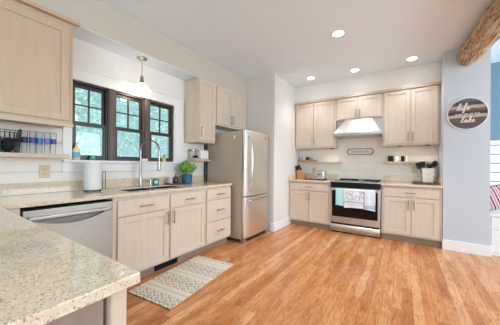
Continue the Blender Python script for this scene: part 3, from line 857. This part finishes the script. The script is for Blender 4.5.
M['teal_label'] = mat('teal jar', (24, 140, 138), 0.25); M['label_white'] = mat('white paper label', (225, 238, 236), 0.6)
g = thing('candle_jar', 'teal jar with a white label beside the tap', 'jar', (-2.75, 1.862, CT1))
MB().lathe([(0.032, CT1), (0.036, CT1 + 0.006), (0.036, CT1 + 0.08), (0.03, CT1 + 0.088), (0.03, CT1 + 0.094)], -2.75, 1.862, 20).build('body', 'teal_label', g)
ll = MB(); r0 = 0.0366
for k in range(6):
    a0, a1 = -1.15 + k * 0.2, -1.15 + (k + 1) * 0.2
    ll._add([(-2.75 + r0 * cos(a0), 1.862 + r0 * sin(a0), CT1 + 0.03), (-2.75 + r0 * cos(a1), 1.862 + r0 * sin(a1), CT1 + 0.03), (-2.75 + r0 * cos(a1), 1.862 + r0 * sin(a1), CT1 + 0.065), (-2.75 + r0 * cos(a0), 1.862 + r0 * sin(a0), CT1 + 0.065)], [(0, 1, 2, 3)])
ll.build('paper_label', 'label_white', g)
M['walnut'] = wood('dark walnut', (112, 70, 50), (74, 44, 32), (1, 9, 9))
tag(MB().box(-2.80, -2.66, 2.03, 2.215, CT1, CT1 + 0.018, 0.004).build('wooden_tray', 'walnut'), 'small dark wooden tray beside the sink', 'tray')
M['pink_glass'] = mat('pale mauve soap', (206, 186, 190), 0.25); M['dark_bottle'] = mat('dark brown bottle', (40, 26, 24), 0.2)
zt = CT1 + 0.018


def pump_bottle(label, x, y, material, capm, nm='pump_bottle'):
    g = thing(nm, label, 'bottle', (x, y, zt))
    MB().lathe([(0.033, zt), (0.036, zt + 0.006), (0.036, zt + 0.062), (0.026, zt + 0.078), (0.011, zt + 0.085), (0.011, zt + 0.094)], x, y, 20).build('body', material, g)
    MB().lathe([(0.013, zt + 0.093), (0.013, zt + 0.106), (0.0045, zt + 0.108), (0.0045, zt + 0.122), (0.009, zt + 0.123), (0.009, zt + 0.13)], x, y, 12).tube([(x, y, zt + 0.126), (x + 0.035, y - 0.01, zt + 0.122)], 0.0038, 8).build('pump', capm, g)


pump_bottle('pale mauve soap bottle on the dark wooden tray', -2.735, 2.075, 'pink_glass', 'chrome')
pump_bottle('dark brown soap bottle on the dark wooden tray', -2.735, 2.165, 'dark_bottle', 'walnut')
M['blue_pot'] = mat('dark blue glaze', (24, 92, 124), 0.3); M['soil'] = mat('soil', (50, 36, 28), 0.95)
g = thing('potted_plant', 'green leafy plant in a dark blue pot at the counter end', 'plant', (-2.70, 2.345, CT1))
MB().lathe([(0.062, CT1), (0.075, CT1 + 0.012), (0.082, CT1 + 0.135), (0.077, CT1 + 0.138), (0.072, CT1 + 0.115)], -2.70, 2.345, 28).build('pot', 'blue_pot', g)
MB().lathe([(0.01, CT1 + 0.11), (0.073, CT1 + 0.116)], -2.70, 2.345, 20).build('soil', 'soil', g)
leaves(-2.70, 2.345, CT1 + 0.115, 46, 0.165, 0.045, 9, 0.42).build('leaves', 'leaf', g)

# shelf beside the fridge
M['mid_grey'] = mat('pale grey plastic', (196, 196, 198), 0.3)
g = thing('small_appliance', 'small grey appliance with black details on the shelf beside the fridge', 'appliance', (-2.74, 2.52, 1.283))
MB().box(-2.80, -2.68, 2.475, 2.56, 1.285, 1.30, 0.004).build('base', 'mid_grey', g)
MB().box(-2.80, -2.75, 2.475, 2.56, 1.30, 1.44, 0.006).build('back_column', 'mid_grey', g)
MB().box(-2.80, -2.70, 2.475, 2.56, 1.40, 1.445, 0.008).build('head', 'chrome', g)
for y in (2.498, 2.54): MB().box(-2.725, -2.69, y - 0.014, y + 0.014, 1.30, 1.34, 0.004).build('cup_block', 'black', g)
g = thing('white_canister', 'rounded white box on the shelf beside the fridge', 'canister', (-2.70, 2.665, 1.283))
MB().box(-2.77, -2.64, 2.58, 2.75, 1.285, 1.415, 0.02, 4).build('body', 'white', g)
MB().box(-2.765, -2.645, 2.585, 2.745, 1.412, 1.43, 0.009, 3).build('lid', 'white', g)

# ------------------------------------------------------------------ counter left of the range
M['block'] = wood('orange beech block', (214, 150, 92), (196, 128, 72))
g = thing('knife_block', 'orange wooden knife block in the corner by the nook wall', 'knife block', (-1.79, 4.70, CT1))
kb = MB().prism([(-0.085, 0), (0.06, 0), (0.085, 0.06), (-0.03, 0.20), (-0.10, 0.155)], 'y', -0.05, 0.05, 0.004)
KX = Matrix.Translation((-1.80, 4.70, CT1)) @ Matrix.Rotation(0.0, 4, 'Z')
kb.build('block', 'block', g, xf=KX)
for k in range(6):
    i, j = k % 3, k // 3
    base = Vector((-1.80 - 0.083 + 0.05 * j + 0.012, 4.70 - 0.03 + 0.03 * i, CT1 + 0.168 + 0.022 * j)); d = Vector((-0.55, 0, 0.83)).normalized()
    g = thing('kitchen_knife', 'black-handled kitchen knife standing in the knife block', 'knife', tuple(base), group='knives in the block')
    MB().tube([base + d * 0.002, base + d * 0.03, base + d * 0.105, base + d * 0.118], [0.011, 0.014, 0.0155, 0.009], 10).build('handle', 'black', g)
    MB().tube([base - d * 0.05, base + d * 0.004], 0.003, 6).build('blade', 'chrome', g)
tag(MB().box(-1.70, -1.50, 4.52, 4.70, CT1, CT1 + 0.012, 0.004).build('trivet', 'walnut'), 'dark flat board between the knife block and toaster', 'trivet')
g = thing('toaster', 'chrome two-slot toaster on the counter beside the stove', 'toaster', (-1.37, 4.62, CT1))
MB().box(-1.46, -1.285, 4.50, 4.76, CT1 + 0.012, CT1 + 0.185, 0.02, 4).build('shell', 'chrome', g)
MB().box(-1.465, -1.28, 4.505, 4.755, CT1 + 0.004, CT1 + 0.03, 0.005).build('base', 'black', g)
for x in (-1.41, -1.335): MB().box(x - 0.014, x + 0.014, 4.54, 4.72, CT1 + 0.183, CT1 + 0.187).build('slot', 'rubber', g)
MB().box(-1.40, -1.345, 4.486, 4.502, CT1 + 0.10, CT1 + 0.115, 0.004).build('lever', 'black', g)
MB().lathe([(0.014, 0), (0.012, 0.012)], 0, 0, 14).build('dial', 'black', g, xf=Matrix.Translation((-1.425, 4.50, CT1 + 0.06)) @ Matrix.Rotation(PI2, 4, 'X'))
# tray on the shelf
M['wicker'] = wood('light wicker', (206, 164, 116), (176, 132, 88), (40, 40, 40))
g = thing('serving_tray', 'light brown tray of packets on the shelf above the toaster', 'tray', (-1.74, 4.87, 1.284))
tb = MB().box(-1.935, -1.54, 4.815, 4.925, 1.285, 1.293)
tb.box(-1.935, -1.54, 4.815, 4.823, 1.285, 1.32).box(-1.935, -1.54, 4.917, 4.925, 1.285, 1.32).box(-1.935, -1.927, 4.815, 4.925, 1.285, 1.32).box(-1.548, -1.54, 4.815, 4.925, 1.285, 1.32)
tb.build('tray_body', 'wicker', g)
for k, (cn, rgb) in enumerate((('lilac', (196, 178, 206)), ('white', (236, 232, 228)), ('dark', (52, 44, 62)), ('mauve', (170, 150, 176)), ('cream', (232, 222, 206)))):
    M['pk' + cn] = mat(cn + ' packet', rgb, 0.6); x = -1.885 + k * 0.074
    tag(MB().box(x - 0.028, x + 0.028, 4.835, 4.905, 1.294, 1.385 - 0.016 * (k % 2), 0.008).build('tea_packet', 'pk' + cn), '%s packet standing in the light brown tray' % cn, 'packet', 'packets in the tray')

# ------------------------------------------------------------------ counter right of the range
tag(MB().box(0.13, 0.455, 4.58, 4.86, CT1, CT1 + 0.028, 0.005).build('cutting_board', 'walnut'), 'dark wooden cutting board under the white crock', 'cutting board')
g = thing('utensil_crock', 'square white crock of black utensils on the cutting board', 'crock', (0.335, 4.73, CT1 + 0.028))
z0 = CT1 + 0.028; cx, cy = 0.335, 4.73
ck = MB(); a, b = 0.066, 0.082
for (p, q) in (((-1, -1), (1, -1)), ((1, -1), (1, 1)), ((1, 1), (-1, 1)), ((-1, 1), (-1, -1))):
    k_ = 0.9
    ck.hexa([(cx + p[0] * a, cy + p[1] * a, z0), (cx + q[0] * a, cy + q[1] * a, z0), (cx + q[0] * a * k_, cy + q[1] * a * k_, z0), (cx + p[0] * a * k_, cy + p[1] * a * k_, z0)],
            [(cx + p[0] * b, cy + p[1] * b, z0 + 0.225), (cx + q[0] * b, cy + q[1] * b, z0 + 0.225), (cx + q[0] * b * k_, cy + q[1] * b * k_, z0 + 0.225), (cx + p[0] * b * k_, cy + p[1] * b * k_, z0 + 0.225)])
ck.box(cx - a, cx + a, cy - a, cy + a, z0, z0 + 0.01)
ck.build('pot', 'white', g)
M['embossed'] = mat('pale embossed mark', (206, 198, 188), 0.5)
MB().box(cx - 0.03, cx + 0.03, cy - 0.0775, cy - 0.074, z0 + 0.125, z0 + 0.135).build('embossed_mark', 'embossed', g)


def utensil(nm, label, x, y, tx, ty, ln, kind):
    p = Vector((x, y, z0 + 0.02)); d = Vector((tx, ty, 1)).normalized(); e = p + d * ln
    mb = MB().tube([p, e], 0.006, 8)
    side = Vector((1, 0, 0)); up = d
    def plate(w0, w1, L, th=0.004):
        n = d.cross(side).normalized()
        s2 = n.cross(d).normalized()
        lo = [e - s2 * w0 + n * th, e + s2 * w0 + n * th, e + s2 * w0 - n * th, e - s2 * w0 - n * th]; f_ = e + d * L
        mb.hexa(lo, [f_ - s2 * w1 + n * th, f_ + s2 * w1 + n * th, f_ + s2 * w1 - n * th, f_ - s2 * w1 - n * th])
    if kind == 'flat': plate(0.03, 0.04, 0.10)
    if kind == 'slot': plate(0.022, 0.036, 0.09)
    if kind == 'spoon': mb.ball(e + d * 0.04, 0.036, 1.0, 0.35, 1.3)
    if kind == 'ladle': mb.ball(e + d * 0.03, 0.042, 1, 0.8, 0.9)
    if kind == 'whisk':
        for k in range(4): mb.tube([e, e + d * 0.06 + side * 0.03 * cos(k * pi / 4) + Vector((0, 0.03 * sin(k * pi / 4), 0)), e + d * 0.10], 0.003, 5)
    tag(mb.build(nm, 'black'), label, 'utensil', 'black utensils in the crock')


utensil('spatula', 'black spatula leaning to the left in the white crock', 0.305, 4.71, -0.36, -0.05, 0.215, 'flat')
utensil('slotted_turner', 'black slotted turner behind the spatula in the white crock', 0.325, 4.75, -0.18, 0.05, 0.23, 'slot')
utensil('ladle', 'round black ladle in the middle of the white crock', 0.345, 4.71, 0.05, -0.05, 0.215, 'ladle')
utensil('serving_spoon', 'black spoon standing tallest at the right of the white crock', 0.37, 4.74, 0.2, 0.02, 0.25, 'spoon')


def mug(nm, label, x, r, h, material, square=False):
    g = thing(nm, label, 'mug', (x, 4.87, 1.284))
    zz = 1.284
    MB().lathe([(r * 0.9, zz), (r, zz + 0.006), (r, zz + h), (r * 0.88, zz + h), (r * 0.85, zz + 0.01)], x, 4.87, 20).build('cup', material, g)
    MB().tube(arc((x + r, 4.865, zz + h / 2), h * 0.3, -1.3, 1.3, 8, (0.8, -0.5, 0), (0, 0, 1)), 0.005, 6).build('handle', material, g)


tag(MB().box(-0.232, -0.15, 4.85, 4.89, 1.284, 1.385, 0.004).build('black_tin', 'black'), 'square black tin at the left of the mugs on the shelf', 'tin')
mug('coffee_mug', 'white mug beside the square black tin on the shelf', -0.10, 0.04, 0.09, 'white')
mug('coffee_mug', 'dark narrow mug between the two white mugs on the shelf', -0.012, 0.026, 0.095, 'black')
mug('coffee_mug', 'narrow white mug at the right end of the mugs on the shelf', 0.05, 0.026, 0.09, 'white')


# ------------------------------------------------------------------ outlets
def outlet(label, loc, rot):
    g = thing('wall_outlet', label, 'outlet', loc, rot)
    MB().box(-0.04, 0.04, -0.007, 0.0, -0.062, 0.062, 0.003).build('cover_plate', 'beige', g, local=True)
    for z in (-0.022, 0.022):
        s = MB().box(-0.016, 0.016, -0.0095, -0.006, z - 0.015, z + 0.015, 0.003).build('socket', 'beige', g, local=True)
        MB().box(-0.008, -0.005, -0.0105, -0.009, z - 0.006, z + 0.006).box(0.005, 0.008, -0.0105, -0.009, z - 0.006, z + 0.006).build('slots', 'beige_dark', s, local=True)


outlet('beige wall outlet under the shelf of glasses', (XL + 0.012, 0.735, 1.12), PI2)
outlet('beige wall outlet behind the toaster', (-1.61, YB - 0.012, 1.10), 0)
outlet('beige wall outlet between the stove and white crock', (0.165, YB - 0.012, 1.135), 0)


# ------------------------------------------------------------------ signs
def text_mesh(body, size, shear=0.0):
    cu = bpy.data.curves.new('lettering', 'FONT'); cu.body = body; cu.size = size; cu.align_x = 'CENTER'; cu.align_y = 'CENTER'; cu.extrude = 0.001; cu.shear = shear
    o = bpy.data.objects.new('lettering', cu); COL.objects.link(o); bpy.context.view_layer.update()
    me = bpy.data.meshes.new_from_object(o.evaluated_get(bpy.context.evaluated_depsgraph_get()))
    bpy.data.objects.remove(o); me.name = 'lettering'; return me


def put_text(body, size, loc, material, parent, sx=1.0):
    me = text_mesh(body, size)
    off = Vector((0, 0, 0)); p = parent
    while p is not None: off += p.location; p = p.parent
    me.transform(Matrix.Translation(Vector(loc) - off) @ Matrix.Rotation(PI2, 4, 'X') @ Matrix.Diagonal((sx, 1, 1, 1)))
    o = bpy.data.objects.new('lettering', me); COL.objects.link(o); me.materials.clear(); me.materials.append(M[material]); o.parent = parent; return o


def script_word(strokes, x0, z0, s, y, r, slant=0.25):
    mb = MB()
    for st in strokes:
        P = [(x0 + (px + slant * pz) * s, y, z0 + pz * s) for px, pz in st]
        mb.tube(smooth_path(P, 5), r, 6)
    return mb


S_L = [(0, 0.15), (0.45, 0.9), (0.75, 1.9), (0.55, 2.3), (0.3, 1.8), (0.35, 0.4), (0.6, 0), (0.95, 0.35)]
off = lambda st, dx: [(a + dx, b) for a, b in st]
S_I = [(0.95, 0.35), (1.1, 0.95), (1.1, 0.3), (1.35, 0), (1.7, 0.35)]
S_F = [(1.7, 0.35), (2.15, 1.2), (2.3, 2.0), (2.05, 2.3), (1.9, 1.6), (1.9, 0), (1.85, -0.8), (2.1, -0.9), (2.2, -0.2), (2.1, 0.15), (2.6, 0.4)]
S_E = [(0, 0.4), (0.5, 0.7), (0.4, 1.0), (0.1, 0.8), (0.1, 0.3), (0.4, 0.0), (0.9, 0.4)]
S_A = [(0.95, 0.35), (1.7, 0.85), (1.4, 1.05), (1.1, 0.6), (1.15, 0.08), (1.45, 0.15), (1.75, 0.95), (1.72, 0.2), (1.9, 0.0), (2.15, 0.35)]
S_K = [(2.15, 0.35), (2.55, 1.4), (2.65, 2.1), (2.45, 2.3), (2.35, 1.5), (2.35, 0)]
S_K2 = [(2.35, 0.55), (2.75, 1.0), (2.9, 0.8), (2.45, 0.55), (2.75, 0.1), (3.0, 0.05), (3.2, 0.4)]
m = mat('weathered sign boards', (110, 90, 78), 0.75); t = NT(m); vv = t.mapping((1, 1, 1)); z = t.sep(vv)[2]
c = t.ramp(t.math('MULTIPLY_ADD', z, 2.44, 0.5), [(0.0, (98, 96, 102)), (0.13, (112, 92, 82)), (0.27, (128, 98, 82)), (0.37, (206, 198, 192)), (0.47, (84, 66, 60)), (0.58, (134, 104, 88)), (0.67, (190, 182, 178)), (0.78, (92, 80, 78)), (0.90, (116, 110, 112))])
c.node.color_ramp.interpolation = 'CONSTANT'
c = t.mix(0.6, c, t.ramp(t.noise(t.mapping((2.2, 1, 34)), 3, 4, 0.7), [(0.35, (110, 96, 90)), (0.65, (255, 255, 255))]), 'MULTIPLY')
t.color(c); M['sign_wood'] = m
M['sign_white'] = mat('white sign paint', (236, 232, 228), 0.6)
sx, sz_ = 0.735, 1.934
g = thing('oval_sign', 'oval weathered wood sign with white script on the pillar', 'sign', (sx, 4.335, sz_))
ov = MB().lathe([(0.198, -0.001), (0.205, 0.006), (0.205, 0.012), (0.198, 0.016)], 0, 0, 56, sy=1.03)
ov.build('board', 'sign_wood', g, xf=Matrix.Translation((sx, 4.334, sz_)) @ Matrix.Rotation(PI2, 4, 'X'))
MB().lathe([(0.205, 0.002), (0.213, 0.002), (0.213, 0.018), (0.205, 0.018)], 0, 0, 56, False, False, sy=1.03).build('rim', 'sign_white', g, xf=Matrix.Translation((sx, 4.334, sz_)) @ Matrix.Rotation(PI2, 4, 'X'))
ys_ = 4.316
w = script_word([S_L, S_I, S_F, off(S_E, 2.6), [(1.28, 1.55), (1.32, 1.6)]], sx - 0.115, sz_ + 0.055, 0.04, ys_, 0.0042)
w2 = script_word([S_L, S_A, S_K, S_K2, off(S_E, 3.2)], sx - 0.075, sz_ - 0.12, 0.037, ys_, 0.0042)
w.build('lettering', 'sign_white', g); w2.build('lettering', 'sign_white', g)
put_text('IS BETTER AT THE', 0.03, (sx, ys_, sz_ - 0.006), 'sign_white', g, 1.05)

sx, sz_ = -0.706, 1.478
M['sign_frame'] = mat('dark sign frame', (110, 104, 96), 0.6); M['sign_face'] = mat('cream sign face', (228, 222, 212), 0.6); M['sign_text'] = mat('grey sign text', (120, 110, 104), 0.6)
def plaque(w, h, c_): return [(-w, 0), (-w + c_ * 0.25, h * 0.6), (-w + c_, h), (w - c_, h), (w - c_ * 0.25, h * 0.6), (w, 0), (w - c_ * 0.25, -h * 0.6), (w - c_, -h), (-w + c_, -h), (-w + c_ * 0.25, -h * 0.6)]
g = thing('plaque_sign', 'small cream plaque with dark rim on the wall above the stove', 'sign', (sx, YB - 0.012, sz_))
MB().prism([(sx + a, sz_ + b) for a, b in plaque(0.24, 0.062, 0.045)], 'y', YB - 0.026, YB - 0.012).build('rim', 'sign_frame', g)
MB().prism([(sx + a, sz_ + b) for a, b in plaque(0.222, 0.05, 0.04)], 'y', YB - 0.029, YB - 0.024).build('face', 'sign_face', g)
put_text('LAKE HOUSE', 0.05, (sx, YB - 0.03, sz_), 'sign_text', g, 1.0)

# ------------------------------------------------------------------ lamps
LAMP = [(-0.692, 3.009, 'recessed ceiling light nearest the camera, alone in front of the row', 24), (-1.466, 4.262, 'recessed ceiling light above the knife block corner', 5),
        (-0.705, 4.314, 'recessed ceiling light above the stove', 5), (0.102, 4.323, 'recessed ceiling light nearest the pillar', 5)]
for x, y, lb, pw in LAMP:
    g = thing('ceiling_light', lb, 'ceiling light', (x, y, ZC), group='recessed ceiling lights')
    MB().lathe([(0.062, ZC - 0.001), (0.064, ZC - 0.006), (0.085, ZC - 0.004), (0.088, ZC)], x, y, 28, False, False).build('trim_ring', 'trim', g)
    MB().lathe([(0.01, ZC - 0.004), (0.063, ZC - 0.003)], x, y, 28, True, False).build('lens', 'lens', g)
    d = bpy.data.lights.new('downlight', 'SPOT'); d.energy = pw * 4; d.spot_size = radians(112); d.spot_blend = 0.7; d.shadow_soft_size = 0.06; d.color = (0.92, 0.96, 1.0)
    o = bpy.data.objects.new('downlight', d); o.location = (x, y, ZC - 0.02); COL.objects.link(o)
for x, y, pw in ((-0.7, 1.3, 45), (0.9, 3.0, 90), (0.9, 1.0, 90)):
    d = bpy.data.lights.new('downlight', 'SPOT'); d.energy = pw; d.spot_size = radians(112); d.spot_blend = 0.7; d.shadow_soft_size = 0.06; d.color = (0.92, 0.96, 1.0)
    o = bpy.data.objects.new('downlight', d); o.location = (x, y, ZC - 0.02); COL.objects.link(o)

for x, lb in ((-1.19, 'small dark puck light under the cupboard left of the hood'), (-0.05, 'small dark puck light under the middle of the right-hand tall cupboard'), (0.33, 'small dark puck light under the cupboard end by the pillar')):
    g = thing('puck_light', lb, 'light', (x, 4.72, 1.55), group='puck lights under the cupboards')
    MB().lathe([(0.03, 1.538), (0.034, 1.542), (0.034, 1.55)], x, 4.72, 18).build('housing', 'rubber', g)
    d = bpy.data.lights.new('puck', 'SPOT'); d.energy = 2.2; d.color = (1.0, 0.9, 0.76); d.spot_size = radians(160); d.spot_blend = 1.0; d.shadow_soft_size = 0.03
    o = bpy.data.objects.new('puck', d); o.location = (x, 4.72, 1.53); COL.objects.link(o)
lx, ly = -2.695, 1.617
g = thing('pendant_light', 'small pendant lamp with a glowing white shade over the sink', 'pendant lamp', (lx, ly, ZS))
MB().lathe([(0.062, ZS), (0.062, ZS - 0.012), (0.05, ZS - 0.022), (0.02, ZS - 0.03), (0.008, ZS - 0.04)][::-1], lx, ly, 24).build('canopy', 'nickel', g)
MB().tube([(lx, ly, ZS - 0.03), (lx, ly, 2.26)], 0.005, 8).build('rod', 'nickel', g)
MB().lathe([(0.008, 2.29), (0.02, 2.275), (0.024, 2.20), (0.035, 2.185)][::-1], lx, ly, 18).build('socket', 'nickel', g)
MB().lathe([(0.03, 2.195), (0.055, 2.17), (0.108, 2.118), (0.116, 2.10), (0.109, 2.10), (0.1, 2.115), (0.05, 2.16), (0.028, 2.185)], lx, ly, 32, False, False).build('lamp_shade', 'shade', g)
MB().ball((lx, ly, 2.135), 0.022).build('bulb', 'shade', g)
d = bpy.data.lights.new('pendant_bulb', 'POINT'); d.energy = 1.5; d.color = (1.0, 0.92, 0.82); d.shadow_soft_size = 0.04
o = bpy.data.objects.new('pendant_bulb', d); o.location = (lx, ly, 2.07); COL.objects.link(o)

# ------------------------------------------------------------------ log beam
lb = MB(); rnd = random.Random(3); n = 26; rings = []
for j in range(34):
    s_ = j / 33; y = 4.33 - 4.6 * s_; cx = 0.735 + 0.075 * (4.33 - y) / 1.0 * 0.9; cz = 2.722 + 0.004 * sin(j)
    rr = 0.133 if j else 0.112
    ring = []
    for k in range(n):
        a = 2 * pi * k / n; q = 1 + 0.05 * sin(3 * a + j * 0.35) + 0.05 * sin(7 * a - j * 0.2) + 0.03 * sin(11 * a + j * 0.9) + rnd.uniform(-0.05, 0.05)
        ring.append(lb.bm.verts.new((cx + rr * q * cos(a), y - (0.0 if j else 0) , min(cz + rr * q * sin(a), ZC - 0.001))))
    rings.append(ring)
for a, b in zip(rings, rings[1:]):
    for k in range(n): lb.bm.faces.new((a[k], a[(k + 1) % n], b[(k + 1) % n], b[k]))
lb.bm.faces.new(rings[0][::-1]); lb.bm.faces.new(rings[-1])
tag(lb.build('log_beam', 'log'), 'rough bark-brown log beam under the ceiling from the pillar', 'beam')

# ------------------------------------------------------------------ rug
m = mat('woven rug', (206, 198, 186), 0.95); t = NT(m)
xyz = t.sep(t.mapping((1, 1, 1))); X, Y = xyz[0], xyz[1]
zig = t.math('PINGPONG', t.math('ADD', X, 5.0), 0.05)           # 0..0.05 triangle wave across the rug
bandp = t.math('PINGPONG', t.math('ADD', Y, 5.0), 0.055)        # band profile along the rug
dia = t.math('PINGPONG', t.math('ADD', zig, bandp), 0.022)
line = t.math('LESS_THAN', dia, 0.009)
sel = t.math('LESS_THAN', t.math('PINGPONG', t.math('ADD', Y, 5.08), 0.165), 0.11)
weave = t.noise(t.mapping((90, 90, 90)), 2, 2)
fleck = t.ramp(t.noise(t.mapping((20, 34, 1)), 3, 3, 0.6), [(0.4, (0, 0, 0)), (0.62, (255, 255, 255))])
msk = t.math('MULTIPLY', t.math('MULTIPLY', line, sel), t.math('MULTIPLY_ADD', fleck, 0.5, 0.5))
c = t.mix(msk, (222, 211, 194), (146, 132, 117))
row = t.math('LESS_THAN', t.math('PINGPONG', t.math('ADD', Y, 5.08), 0.0825), 0.006)
c = t.mix(t.math('MULTIPLY', row, 0.55), c, (150, 140, 130))
c = t.mix(t.math('MULTIPLY', fleck, 0.2), c, (150, 138, 124))
t.color(c); t.bump(weave, 0.5, 0.006); M['rug'] = m
rg = MB().box(-0.275, 0.275, -0.49, 0.49, 0.0005, 0.012, 0.004)
o = tag(rg.build('rug', 'rug'), 'cream and grey patterned rug on the floor before the sink', 'rug')
o.location = (-1.905, 1.67, 0.0); o.rotation_euler = (0, 0, radians(6))

# ------------------------------------------------------------------ alcove to the right of the pillar
g = thing('storage_bench', 'white built-in bench in the blue alcove past the pillar', 'bench', (2.0, 4.8, 0))
MB().box(0.985, 4.2, 4.43, 5.188, 0.0, 0.53).build('body', 'trim', g)
MB().box(0.985, 4.2, 4.40, 5.188, 0.53, 0.562, 0.006).build('seat_board', 'trim', g)
for k in range(4):
    x0 = 1.0 + k * 0.8
    MB().box(x0, x0 + 0.78, 4.415, 4.43, 0.36, 0.52, 0.004).build('drawer_front', 'trim', g)
    MB().box(x0, x0 + 0.78, 4.415, 4.43, 0.04, 0.345, 0.004).build('panel', 'trim', g)
m = mat('striped cushion cloth', (220, 200, 200), 0.9); t = NT(m); xyz = t.sep(t.mapping((1, 1, 1)))
s = t.math('PINGPONG', t.math('ADD', t.math('MULTIPLY_ADD', xyz[2], 0.35, xyz[0]), 5.0), 0.03)
c = t.mix(t.math('LESS_THAN', s, 0.008), (232, 222, 226), (168, 44, 70))
c = t.mix(t.math('GREATER_THAN', s, 0.025), c, (200, 120, 140))
t.color(c); M['stripe'] = m
M['navy'] = mat('navy cloth', (56, 66, 110), 0.9)
g = thing('cushion', 'red and white striped cushion on the bench past the pillar', 'cushion', (1.12, 4.62, 0.562))
cu = MB(); n = 10; top, bot = [], []
for i in range(n + 1):
    rt, rb = [], []
    for j in range(n + 1):
        u, v = i / n * 2 - 1, j / n * 2 - 1
        th = 0.075 * (max(0, 1 - u ** 4) * max(0, 1 - v ** 4)) ** 0.5 + 0.004
        rt.append(cu.bm.verts.new((u * 0.165, -th, v * 0.165))); rb.append(cu.bm.verts.new((u * 0.165, th, v * 0.165)))
    top.append(rt); bot.append(rb)
for i in range(n):
    for j in range(n):
        cu.bm.faces.new((top[i][j], top[i + 1][j], top[i + 1][j + 1], top[i][j + 1])); cu.bm.faces.new((bot[i][j], bot[i][j + 1], bot[i + 1][j + 1], bot[i + 1][j]))
for i in range(n):
    cu.bm.faces.new((top[i][0], bot[i][0], bot[i + 1][0], top[i + 1][0])); cu.bm.faces.new((top[i][n], top[i + 1][n], bot[i + 1][n], bot[i][n]))
    cu.bm.faces.new((top[0][i], top[0][i + 1], bot[0][i + 1], bot[0][i])); cu.bm.faces.new((top[n][i], bot[n][i], bot[n][i + 1], top[n][i + 1]))
XC = Matrix.Translation((1.135, 4.62, 0.775)) @ Matrix.Rotation(-0.32, 4, 'Y') @ Matrix.Rotation(-0.25, 4, 'Z')
cu.build('cover', 'stripe', g, xf=XC)
MB().tube([(-0.165, 0, 0.165), (0.0, 0, 0.168), (0.165, 0, 0.165)], 0.008, 8).build('piping', 'navy', g, xf=XC)
